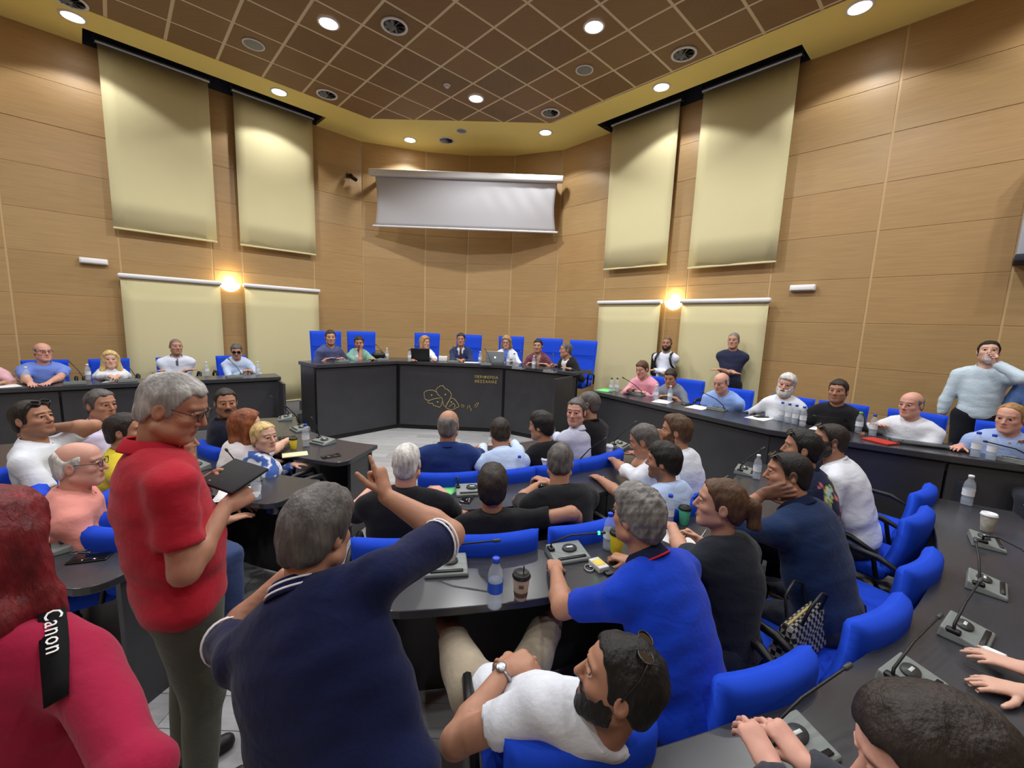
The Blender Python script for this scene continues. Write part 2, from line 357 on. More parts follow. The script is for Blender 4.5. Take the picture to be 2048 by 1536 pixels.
blind('tall cream roller blind high on right wall, nearer the screen', RW[0], RDIR, RN, 1.33, 2.655, 5.73, 3.10, False)
blind('tall cream roller blind high on right wall, wider and farther from the screen', RW[0], RDIR, RN, 3.04, 4.355, 5.73, 3.01, False)
blind('lower cream blind on left wall behind the bald man in white shirt', LW[0], LDIR, LN, .92, 2.215, 2.45, .28, True)
blind('lower cream blind on left wall beside the dais end', LW[0], LDIR, LN, 2.59, 3.90, 2.45, .28, True)
blind('lower cream blind on right wall behind the man with backpack', RW[0], RDIR, RN, 1.28, 2.605, 2.42, .28, True)
blind('lower cream blind on right wall behind the man in navy polo', RW[0], RDIR, RN, 3.0, 4.33, 2.42, .28, True)
def sconce(label, P, d, n, s, z):
    o = P + d * s; t = thing('wall_sconce', label, 'wall lamp', (o.x, o.y, z), math.atan2(d.y, d.x), 'half bowl wall sconces')
    prof = [(.165, .0), (.16, -.03), (.14, -.075), (.10, -.115), (.05, -.14), (.004, -.148)]
    b = MB(); N = 14; vs = []
    for r, zz in prof:
        for j in range(N + 1): w = PI + PI * j / N; vs.append((r * math.cos(w), r * math.sin(w) * .8, zz))
    b.add(vs, [(i * (N + 1) + j, i * (N + 1) + j + 1, (i + 1) * (N + 1) + j + 1, (i + 1) * (N + 1) + j) for i in range(len(prof) - 1) for j in range(N)], 0, True)
    bo = b.build('glass_bowl', SCONCEM, t); sd = bo.modifiers.new('s', 'SOLIDIFY'); sd.thickness = .006
    MB().box((0, -.008, -.06), (.10, .016, .12)).build('back_plate', STEEL, t)
    L = bpy.data.lights.new('lamp_light', 'POINT'); L.energy = 9; L.color = (1, .78, .42); L.shadow_soft_size = .05
    lo = bpy.data.objects.new('lamp_light', L); COL.objects.link(lo); lo.parent = t; lo.location = (0, -.09, .05)
sconce('glowing half bowl sconce between the left wall blinds', LW[0], LDIR, LN, 2.39, 2.50)
sconce('glowing half bowl sconce between the right wall blinds', RW[0], RDIR, RN, 2.79, 2.46)
for lb, P, d, s, z in (('slim white emergency light on left wood wall', LW[0], LDIR, .65, 2.66), ('slim white emergency light on right wood wall', RW[0], RDIR, 4.71, 2.62)):
    o = P + d * s; t = thing('emergency_light', lb, 'light fitting', (o.x, o.y, z), math.atan2(d.y, d.x))
    MB().rbox((0, -.035, 0), (.31, .07, .085), .012).build('housing', WHITEP, t); MB().rbox((0, -.072, -.005), (.28, .012, .055), .006).build('diffuser', PAPER, t)
sc = thing('projection_screen', 'white projection screen partly lowered across the curved back wall', 'projection screen', (-1.12, 9.3, 3.93))
MB().rbox((0, .02, 1.06), (4.06, .14, .13), .02).build('casing', WHITEP, sc)
f = MB(); nx, nz = 60, 16; vs = []
for k in range(nz + 1):
    for i in range(nx + 1):
        u, v = i / nx, k / nz; amp = max(0, u - .45) * .03 * math.exp(-((v - .62) / .25) ** 2)
        vs.append(((u - .5) * (3.84 - .10 * math.sin(PI * v)), .05 + amp * math.sin(u * 62 + v * 9) - .02 * math.sin(PI * v), .02 + v * 1.0))
f.add(vs, [(k * (nx + 1) + i, k * (nx + 1) + i + 1, (k + 1) * (nx + 1) + i + 1, (k + 1) * (nx + 1) + i) for k in range(nz) for i in range(nx)], 0, True)
fo = f.build('screen_cloth', SCREEN, sc); sd = fo.modifiers.new('s', 'SOLIDIFY'); sd.thickness = .003
MB().tube([(-1.97, .05, .0), (1.97, .05, .0)], .022, 10).build('bottom_bar', WHITEP, sc)
for s in (-1, 1): MB().box((s * 1.85, .19, 1.08), (.06, .36, .05)).build('wall_bracket', STEEL, sc)
o = lw(4.62); t = thing('security_camera', 'small dark security camera on bracket left of the screen', 'camera', (o.x, o.y, 4.92), math.atan2(LDIR.y, LDIR.x))
MB().box((0, -.01, 0), (.08, .02, .08)).build('mount_plate', BLACK, t); MB().tube([(0, 0, 0), (0, -.12, .01), (.02, -.16, -.02)], .014, 8).build('bracket_arm', BLACK, t)
MB().lathe([(.035, -.06), (.04, .0), (.038, .11), (.02, .115)], 14, M=axisM((.02, -.15, -.06), (.35, -.8, -.5))).build('camera_body', BLACK, t)
o = rw(6.98); t = thing('wall_box', 'pale grey box with dark underside high on the right wall', 'wall unit', (o.x, o.y, 2.80), math.atan2(RDIR.y, RDIR.x))
MB().rbox((.15, -.2, .55), (1.0, .4, 1.0), .01).build('housing', mat('pale_grey_paint', (178, 182, 192), .5, .4), t); MB().rbox((.15, -.2, .02), (1.02, .42, .07), .008).build('underside', DARK, t)

# ------------------------------------------------------------------ benches and desks
def offs(poly, o):                        # mitred offset of an open polyline to its left
    out = []
    for i, p in enumerate(poly):
        ns = []
        if i > 0: d = (poly[i] - poly[i - 1]).normalized(); ns.append(Vector((-d.y, d.x)))
        if i < len(poly) - 1: d = (poly[i + 1] - poly[i]).normalized(); ns.append(Vector((-d.y, d.x)))
        n = ns[0] if len(ns) == 1 else (ns[0] + ns[1]).normalized()
        c = n.dot(ns[0]); out.append(p + n * (o / c))
    return out
def ribbon(m, poly, o0, o1, z0, z1, mi=0):
    m.prism([tuple(p) for p in offs(poly, o0)] + [tuple(p) for p in offs(poly, o1)[::-1]], z0, z1, mi); return m
def bench(name, label, F, top, dpt, zb, sgn, base=0.0):
    """F front polyline; sgn +1 when the sitters are on its left"""
    t = thing(name, label, 'desk', (F[1].x, F[1].y, 0)); Q = [p - F[1] for p in F]
    tp = MB(); ribbon(tp, Q, 0, sgn * dpt, top - .055, top); tp.build('worktop', DESKTOP, t, bevel=.006)
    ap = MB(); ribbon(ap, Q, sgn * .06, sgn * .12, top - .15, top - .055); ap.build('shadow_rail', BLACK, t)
    for i in range(len(Q) - 1):
        d = (Q[i + 1] - Q[i]).normalized(); a, b = Q[i] + d * .012, Q[i + 1] - d * .012
        pn = MB(); ribbon(pn, [a, b], sgn * .045, sgn * .075, base + .08, top - .075); pn.build('front_panel', DESK, t, bevel=.003)
    bk = MB(); ribbon(bk, Q, sgn * .08, sgn * .10, base + .02, top - .06); bk.build('panel_backing', BLACK, t)
    pg = MB(); ribbon(pg, Q, sgn * .07, sgn * .12, base, base + .085); pg.build('plinth', BLACK, t)
    for e, i in ((0, 1), (-1, -2)):
        d = (Q[i] - Q[e]).normalized(); n = Vector((-d.y, d.x)) * sgn; a = Q[e] + d * .02
        en = MB(); en.prism([a + n * .05, a + d * .035 + n * .05, a + d * .035 + n * (dpt - .03), a + n * (dpt - .03)], base, top - .055); en.build('end_panel', DESK, t, bevel=.003)
    return t
LB = [Vector(p) for p in ((-7.55, 3.45), (-5.55, 5.07), (-3.66, 6.60))]
RB = [Vector(p) for p in ((1.21, 6.35), (2.61, 4.15), (3.69, 3.42), (5.4, 2.5))]
bench('long_bench_desk', 'long straight charcoal bench desk along the left wall', LB, 1.0, .46, .25, 1)
bench('long_bench_desk', 'long bent charcoal bench desk along the right wall', RB, 1.0, .58, .25, 1)
dd = bench('dais_desk', 'raised charcoal dais desk with gold map and lettering on its front', DF, 1.24, .66, .5, 1)
# gold outline map and the words on the middle panel
dc = (DF[2] - DF[1]).normalized(); dn = Vector((dc.y, -dc.x)); EM = Matrix.Translation((dn.x * -.043, dn.y * -.043, 0)) @ Matrix(((dc.x, dn.x, 0, 0), (dc.y, dn.y, 0, 0), (0, 0, 1, 0), (0, 0, 0, 1)))
def em(name, L, r=.0045, closed=True):
    MB().tube([(a, 0, b) for a, b in L], r, 6, closed=closed, M=EM).build(name, GOLD, dd)
em('map_outline', [(.46, .62), (.45, .67), (.48, .71), (.55, .73), (.62, .73), (.68, .7), (.70, .66), (.74, .63), (.78, .6), (.71, .59), (.62, .57), (.55, .54), (.49, .55), (.46, .58)])
em('map_outline', [(.68, .7), (.67, .75), (.71, .79), (.75, .82), (.77, .81), (.79, .83), (.81, .8), (.83, .77), (.87, .76), (.92, .72), (.95, .67), (.94, .61), (.91, .55), (.87, .48), (.85, .43), (.81, .47), (.79, .54), (.78, .6)], closed=False)
em('map_outline', [(.55, .54), (.51, .51), (.55, .49), (.61, .49), (.63, .45), (.69, .44), (.74, .42), (.77, .47), (.79, .54)], closed=False)
em('map_outline', [(.94, .61), (1.0, .59), (1.04, .55), (1.08, .49), (1.09, .45), (1.04, .43), (1.0, .4), (.94, .39), (.87, .41), (.85, .44), (.88, .51)])
em('map_outline', [(.91, .44), (.95, .48), (.99, .51), (1.02, .47), (1.0, .43)], closed=False)
em('island_outline', [(1.12, .48), (1.15, .49), (1.19, .47), (1.18, .45), (1.13, .45)])
em('island_outline', [(1.24, .39), (1.25, .46), (1.27, .5), (1.29, .44), (1.32, .41), (1.3, .38)])
em('island_outline', [(1.37, .45), (1.38, .49), (1.41, .53), (1.44, .55), (1.43, .5), (1.4, .46)])
for a, b in ((.59, .64), (.84, .66), (.70, .52), (.95, .53)):
    MB().lathe([(.014, -.003), (.012, .006), (.003, .008)], 10, M=EM @ Matrix.Translation((a, 0, b)) @ Matrix.Rotation(PI / 2, 4, 'X')).build('city_dot', GOLD, dd)
def text(s, size, M, m, parent, name='lettering', ext=.002, spacing=1.1):
    c = bpy.data.curves.new(name, 'FONT'); c.body = s; c.size = size; c.extrude = ext; c.space_character = spacing; c.resolution_u = 2; c.materials.append(m)
    o = bpy.data.objects.new(name, c); COL.objects.link(o); bpy.context.view_layer.update()
    me = bpy.data.meshes.new_from_object(o.evaluated_get(bpy.context.evaluated_depsgraph_get())); bpy.data.objects.remove(o); bpy.data.curves.remove(c)
    q = link(name, me, parent); q.matrix_local = M; return q
for s, zz in (('ΠΕΡΙΦΕΡΕΙΑ', .985), ('ΘΕΣΣΑΛΙΑΣ', .905)):
    text(s, .066, EM @ Matrix.Translation((1.36, .002, zz)) @ Matrix.Rotation(PI / 2, 4, 'X'), GOLD, dd, ext=.003)

CC = Vector((-.95, 5.72))
def pol(r, deg): a = math.radians(deg); return Vector((CC.x + r * math.sin(a), CC.y - r * math.cos(a)))
def arc(r, a0, a1, n=24): return [pol(r, a0 + (a1 - a0) * i / n) for i in range(n + 1)]
def curved_desk(label, r0, r1, a0, a1, inner_end):
    """inner_end: the angle at the aisle, whose corner on the sitters' side is rounded"""
    o = pol((r0 + r1) / 2, (a0 + a1) / 2); t = thing('curved_desk', label, 'desk', (o.x, o.y, 0))
    L = lambda P: [tuple(p - o) for p in P]
    far, near = arc(r0, a0, a1), arc(r1, a0, a1)
    poly = far + near[::-1]
    rr = .12; sg = 1 if inner_end == a0 else -1; da = math.degrees(rr / r1) * sg
    cen = pol(r1 - rr, inner_end + da)
    fil = []
    for k in range(7):
        w = k / 6 * PI / 2
        rad = r1 - rr + rr * math.sin(w); ang = inner_end + da * (1 - math.cos(w)); fil.append(pol(rad, ang))
    if inner_end == a0: near2 = fil + [p for i, p in enumerate(near) if (a0 + (a1 - a0) * i / 24) > inner_end + abs(da)]
    else: near2 = [p for i, p in enumerate(near) if (a0 + (a1 - a0) * i / 24) < inner_end - abs(da)] + fil[::-1]
    MB().prism(L(far + near2[::-1]), .712, .75).build('desktop', DESKTOP, t, bevel=.005)
    n = max(1, round(abs(a1 - a0) / 16))
    for k in range(n):
        b0 = a0 + (a1 - a0) * k / n + .12; b1 = a0 + (a1 - a0) * (k + 1) / n - .12
        MB().prism(L(arc(r0 + .10, b0, b1, 8) + arc(r0 + .125, b0, b1, 8)[::-1]), .03, .711).build('modesty_panel', DESK, t)
    for ang, sg2 in ((a0, 1), (a1, -1)):
        e = math.degrees(.03 / r1) * sg2; e0 = ang + e * .7
        MB().prism(L([pol(r0 + .085, e0), pol(r1 - .14, e0), pol(r1 - .14, e0 + e), pol(r0 + .085, e0 + e)]), .0, .711).build('end_panel', DESK, t)
    return t
curved_desk('innermost curved desk right of the aisle, in front of the bald man in blue', 1.84, 2.38, 4, 50, 4)
curved_desk('innermost curved desk left of the aisle with phone and yellow cup', 1.80, 2.38, -66, -10.5, -10.5)
curved_desk('second curved desk right of the aisle, used by men in black shirts', 2.72, 3.20, 7.5, 56, 7.5)
curved_desk('second curved desk left of the aisle with water bottle at its end', 2.75, 3.22, -56, -9.5, -9.5)
curved_desk('third curved desk right of the aisle with brown coffee cup', 3.67, 4.15, 5.5, 60, 5.5)
curved_desk('third curved desk left of the aisle, unused, beside the red polo man', 3.70, 4.16, -58, -11.5, -11.5)
curved_desk('outermost curved desk with a row of conference units, nearest the viewpoint', 4.86, 5.40, 13.5, 58.5, 13.5)
# ------------------------------------------------------------------ figures: one implicit surface per body, polygonised with surface nets
def V(*a): return np.array(a, float)
def nrm(v): v = np.asarray(v, float); return v / max(1e-9, np.linalg.norm(v))
class Field:
    def __init__(s, xs, ys, zs):
        s.g = (np.asarray(xs, np.float32), np.asarray(ys, np.float32), np.asarray(zs, np.float32)); s.d = np.full((len(xs), len(ys), len(zs)), .06, np.float32)
    def sl(s, lo, hi):
        r = []
        for k in range(3):
            a = np.searchsorted(s.g[k], lo[k]); b = np.searchsorted(s.g[k], hi[k], 'right')
            if b <= a: return None
            r.append(slice(a, b))
        return tuple(r)
    def pts(s, S): return s.g[0][S[0]][:, None, None], s.g[1][S[1]][None, :, None], s.g[2][S[2]][None, None, :]
    def put(s, lo, hi, fn, k, op='u'):
        S = s.sl([lo[i] - .06 for i in range(3)], [hi[i] + .06 for i in range(3)])
        if S is None: return
        d = fn(*s.pts(S)).astype(np.float32); o = s.d[S]
        if op == 'u':
            if k > 0: h = np.maximum(k - np.abs(o - d), 0) / k; s.d[S] = np.minimum(o, d) - h * h * k * .25
            else: s.d[S] = np.minimum(o, d)
        else:
            d = -d
            if k > 0: h = np.maximum(k - np.abs(o - d), 0) / k; s.d[S] = np.maximum(o, d) + h * h * k * .25
            else: s.d[S] = np.maximum(o, d)
    def cone(s, a, b, ra, rb, k=.02, op='u', cut=None, flat=None):
        a = np.asarray(a, float); b = np.asarray(b, float); v = b - a; L2 = max(1e-9, v @ v); R = max(ra, rb) * (1.0 if flat is None else 1.3)
        def fn(x, y, z):
            px, py, pz = x - a[0], y - a[1], z - a[2]
            t = np.clip((px * v[0] + py * v[1] + pz * v[2]) / L2, 0, 1)
            if flat is not None:           # (axis, factor): thinner along axis
                ax, fc = flat; q = (px - t * v[0]) * ax[0] + (py - t * v[1]) * ax[1] + (pz - t * v[2]) * ax[2]
                d2 = (px - t * v[0]) ** 2 + (py - t * v[1]) ** 2 + (pz - t * v[2]) ** 2 + q * q * (1 / fc ** 2 - 1)
                d = np.sqrt(d2) - (ra + (rb - ra) * t)
            else: d = np.sqrt((px - t * v[0]) ** 2 + (py - t * v[1]) ** 2 + (pz - t * v[2]) ** 2) - (ra + (rb - ra) * t)
            if cut is not None:            # keep up to fraction cut along a->b
                n = v / math.sqrt(L2); d = np.maximum(d, (px * n[0] + py * n[1] + pz * n[2]) - cut * math.sqrt(L2))
            return d
        s.put(np.minimum(a, b) - R, np.maximum(a, b) + R, fn, k, op)
    def ell(s, c, r, A=None, k=.02, op='u'):
        c = np.asarray(c, float); A = np.eye(3) if A is None else A; R = max(r)      # A rows: axes
        def fn(x, y, z):
            px, py, pz = x - c[0], y - c[1], z - c[2]
            q = [(px * A[i][0] + py * A[i][1] + pz * A[i][2]) / r[i] for i in range(3)]
            k0 = np.sqrt(q[0] ** 2 + q[1] ** 2 + q[2] ** 2); k1 = np.sqrt((q[0] / r[0]) ** 2 + (q[1] / r[1]) ** 2 + (q[2] / r[2]) ** 2)
            return k0 * (k0 - 1) / np.maximum(k1, 1e-6)
        s.put(c - R, c + R, fn, k, op)
    def plane(s, p, n):                     # remove what lies beyond the plane in direction n
        x, y, z = s.pts((slice(None),) * 3); s.d = np.maximum(s.d, ((x - p[0]) * n[0] + (y - p[1]) * n[1] + (z - p[2]) * n[2]).astype(np.float32))
    def mesh(s):
        d = s.d; ins = d < 0
        c = ins[:-1, :-1, :-1].astype(np.int8)
        for i, j, k in ((1, 0, 0), (0, 1, 0), (0, 0, 1), (1, 1, 0), (1, 0, 1), (0, 1, 1), (1, 1, 1)):
            c = c + ins[i:ins.shape[0] - 1 + i, j:ins.shape[1] - 1 + j, k:ins.shape[2] - 1 + k]
        I, J, K = np.nonzero((c > 0) & (c < 8)); n = len(I)
        if n == 0: return np.zeros((0, 3)), np.zeros((0, 4), int)
        idx = np.full(c.shape, -1, np.int32); idx[I, J, K] = np.arange(n)
        acc = np.zeros((n, 3)); cnt = np.zeros(n)
        cor = [(i, j, k) for i in (0, 1) for j in (0, 1) for k in (0, 1)]; val = {q: d[I + q[0], J + q[1], K + q[2]] for q in cor}
        for a in cor:
            for ax in range(3):
                if a[ax]: continue
                b = tuple(a[i] + (i == ax) for i in range(3)); va, vb = val[a], val[b]; m = (va < 0) != (vb < 0)
                t = np.where(m, va / np.where(va - vb == 0, 1, va - vb), 0)
                for i in range(3): acc[:, i] += np.where(m, a[i] + (t if i == ax else 0), 0)
                cnt += m
        acc /= np.maximum(cnt, 1)[:, None]; P = np.empty((n, 3))
        for i, N in enumerate((I, J, K)):
            g = s.g[i].astype(float); P[:, i] = g[N] + acc[:, i] * (g[N + 1] - g[N])
        Q = []
        for ax in range(3):
            sl0 = [slice(1, -1)] * 3; sl0[ax] = slice(0, -1); sl1 = [slice(1, -1)] * 3; sl1[ax] = slice(1, None)
            a, b = ins[tuple(sl0)], ins[tuple(sl1)]; m = a != b; i, j, k = np.nonzero(m); base = [i + 1, j + 1, k + 1]; base[ax] = base[ax] - 1
            u, w = [(1, 2), (2, 0), (0, 1)][ax]; quad = []
            for du, dw in ((-1, -1), (0, -1), (0, 0), (-1, 0)):
                q = [base[0].copy(), base[1].copy(), base[2].copy()]; q[u] = q[u] + du; q[w] = q[w] + dw; quad.append(idx[q[0], q[1], q[2]])
            q = np.stack(quad, 1); fl = b[m]; q[fl] = q[fl][:, ::-1]; Q.append(q)
        Q = np.concatenate(Q); return P, Q[(Q >= 0).all(1)]
def biggest(P, Q):                        # keep the largest connected piece only
    n = len(P)
    if n == 0: return P, Q
    lab = np.arange(n)
    e = np.concatenate([Q[:, [0, 1]], Q[:, [1, 2]], Q[:, [2, 3]], Q[:, [3, 0]]])
    for _ in range(400):
        m = np.minimum(lab[e[:, 0]], lab[e[:, 1]]); old = lab.copy()
        np.minimum.at(lab, e[:, 0], m); np.minimum.at(lab, e[:, 1], m); lab = lab[lab]; lab = lab[lab]
        if (lab == old).all(): break
    u, c = np.unique(lab, return_counts=True); keep = lab == u[c.argmax()]
    mp = np.cumsum(keep) - 1; Q = Q[keep[Q[:, 0]]]; return P[keep], mp[Q]
def axis_pts(lo, hi, fine, coarse, rng):
    out = [lo]; x = lo
    while x < hi:
        st = coarse
        for a, b in rng:
            if a - coarse * .5 <= x < b: st = fine; break
            if x < a < x + coarse * 1.5: st = min(st, max(fine, (a - x)))
        x += st; out.append(x)
    return np.array(out)
_rs = np.random.RandomState(3); _NK = _rs.normal(size=(10, 3)); _NK /= np.linalg.norm(_NK, axis=1)[:, None]; _NP = _rs.uniform(0, 6.28, 10)
def noise3(P, f, ph=0.0):
    s = 0
    for i in range(10): s = s + np.sin(P @ (_NK[i] * f * (.7 + .09 * i)) + _NP[i] + ph * (i + 1))
    return s / 4.5
def vnormals(P, Q):
    n = np.cross(P[Q[:, 2]] - P[Q[:, 0]], P[Q[:, 3]] - P[Q[:, 1]]); N = np.zeros_like(P)
    for i in range(4): np.add.at(N, Q[:, i], n)
    return N / np.maximum(np.linalg.norm(N, axis=1), 1e-9)[:, None]
def smooth_mesh(P, Q, it=1, lam=.5):
    e = np.concatenate([Q[:, [0, 1]], Q[:, [1, 2]], Q[:, [2, 3]], Q[:, [3, 0]]])
    for _ in range(it):
        S = np.zeros_like(P); c = np.zeros(len(P)); np.add.at(S, e[:, 0], P[e[:, 1]]); np.add.at(S, e[:, 1], P[e[:, 0]]); np.add.at(c, e[:, 0], 1); np.add.at(c, e[:, 1], 1)
        P = P + lam * (S / np.maximum(c, 1)[:, None] - P)
    return P
def qmesh(name, P, Q, m, parent, col=None, org=None):
    me = bpy.data.meshes.new(name); P = P - (org if org is not None else 0)
    me.vertices.add(len(P)); me.vertices.foreach_set('co', np.ascontiguousarray(P, np.float32).ravel())
    me.loops.add(len(Q) * 4); me.loops.foreach_set('vertex_index', np.ascontiguousarray(Q, np.int32).ravel())
    me.polygons.add(len(Q)); me.polygons.foreach_set('loop_start', np.arange(len(Q), dtype=np.int32) * 4)
    me.update(calc_edges=True); me.polygons.foreach_set('use_smooth', np.ones(len(Q), bool))
    if col is not None:
        a = me.color_attributes.new('Col', 'FLOAT_COLOR', 'POINT'); c = np.ones((len(P), 4), np.float32); c[:, :3] = col; a.data.foreach_set('color', c.ravel())
    me.materials.append(m); return link(name, me, parent)

SKINM = mat('skin', (200, 150, 125), .5, .35, attr='Col', bump=.04, bscale=350, var=.04, vscale=40)
CLOTH = mat('cloth', (120, 120, 120), .9, .15, attr='Col', bump=.22, bscale=55, sheen=.1)
HAIRM = mat('hair', (60, 50, 40), .55, .35, attr='Col', var=.38, vscale=70, stretch=(1, 1, .25), bump=.5, bscale=130)
_nt = CLOTH.node_tree; _b = _nt.nodes['Principled BSDF']; _old = _b.inputs['Normal'].links[0].from_node
_tc = _nt.nodes.new('ShaderNodeTexCoord'); _n = _nt.nodes.new('ShaderNodeTexNoise'); _n.inputs['Scale'].default_value = 7.5; _n.inputs['Detail'].default_value = 1.5; _n.inputs['Distortion'].default_value = .7
_mp = _nt.nodes.new('ShaderNodeMapping'); _mp.inputs['Scale'].default_value = (1, 1, 1.9); _nt.links.new(_tc.outputs['Object'], _mp.inputs['Vector']); _nt.links.new(_mp.outputs['Vector'], _n.inputs['Vector'])
_bp = _nt.nodes.new('ShaderNodeBump'); _bp.inputs['Strength'].default_value = .20; _bp.inputs['Distance'].default_value = .03; _nt.links.new(_n.outputs['Fac'], _bp.inputs['Height']); _nt.links.new(_bp.outputs['Normal'], _old.inputs['Normal'])
SHOE = mat('dark_shoe', (34, 32, 32), .5, .4)
EYEW, EYEI = mat('eye_white', (222, 214, 206), .25, .5), mat('eye_iris', (52, 36, 26), .15, .6)
FRAMEM = mat('dark_spectacle_frame', (24, 24, 26), .3, .5); LENSM = mat('dark_lens', (12, 12, 14), .08, .7); CLEARL = mat('clear_lens', (235, 240, 240), .05, .5, trans=.9, alpha=.25)
def eye_mesh():
    b = MB(); n, m = 12, 8; vs = []; fs = []; ms = []
    for i in range(m + 1):
        a = PI * i / m
        for j in range(n): w = 2 * PI * j / n; vs.append((math.sin(a) * math.cos(w), math.cos(a), math.sin(a) * math.sin(w)))
    for i in range(m):
        for j in range(n): b.add([], [(i * n + j, i * n + (j + 1) % n, (i + 1) * n + (j + 1) % n, (i + 1) * n + j)], 1 if i < 2 else 0, True)
    b.v = vs; o = b.build('eye', [EYEW, EYEI]); me = o.data; bpy.data.objects.remove(o); return me
EYE = eye_mesh()
def shoe_mesh():
    f = Field(np.arange(-.08, .08, .012), np.arange(-.13, .22, .012), np.arange(-.1, .09, .012))
    f.cone((0, -.03, -.045), (0, .14, -.055), .042, .036, .02); f.cone((0, -.04, -.03), (0, -.03, .05), .043, .045, .03); f.plane((0, 0, -.075), (0, 0, -1))
    P, Q = f.mesh(); o = qmesh('shoe', P, Q, SHOE, None); me = o.data; bpy.data.objects.remove(o); return me
SHOEME = shoe_mesh()
def glasses_mesh(dark, big=1.0):
    b = MB(); r = .0017 if not dark else .0022
    for s in (-1, 1):
        rim = [(s * .033 + .024 * big * math.cos(w) * (1 if dark else .95), .0 - .004 * abs(math.cos(w)), .019 * big * math.sin(w)) for w in [2 * PI * k / 16 for k in range(16)]]
        b.tube(rim, r, 6, 0, closed=True); b.add([(p[0], p[1] - .001, p[2]) for p in rim], [tuple(range(16))], 1)
        b.tube([(s * .056, -.003, .004), (s * .074, -.02, .006), (s * .078, -.09, .006), (s * .077, -.115, -.012)], r, 6)
    b.tube([(-.011, .001, .006), (0, .004, .008), (.011, .001, .006)], r, 6)
    o = b.build('glasses', [FRAMEM, LENSM if dark else CLEARL]); me = o.data; bpy.data.objects.remove(o); return me
SUNG, SPEC = glasses_mesh(True, 1.08), glasses_mesh(False)

def frame3(f, up=(0, 0, 1)):              # rows right, forward, up
    f = nrm(f); r = nrm(np.cross(f, np.asarray(up, float))); return np.array([r, f, np.cross(r, f)])
def ydir(deg): a = math.radians(deg); return V(math.sin(a), math.cos(a), 0)
def rotv(v, ax, ang):
    ax = nrm(ax); c, s = math.cos(ang), math.sin(ang); return v * c + np.cross(ax, v) * s + ax * (ax @ v) * (1 - c)
SK = {'fair': (212, 168, 148), 'pink': (210, 158, 140), 'mid': (192, 146, 122), 'tan': (176, 128, 103), 'deep': (158, 110, 86), 'pale': (220, 182, 164)}
HC = {'black': (26, 23, 22), 'dark': (44, 36, 32), 'brown': (82, 58, 40), 'grey': (118, 115, 112), 'dgrey': (88, 84, 82), 'white': (206, 204, 200), 'blond': (206, 178, 120), 'lgrey': (158, 155, 152), 'dblond': (160, 124, 78), 'auburn': (128, 72, 44), 'red': (104, 22, 28)}
RES = {'near': (.0045, .018, .0125), 'mid': (.0062, .022, .018), 'far': (.0085, .026, .022)}

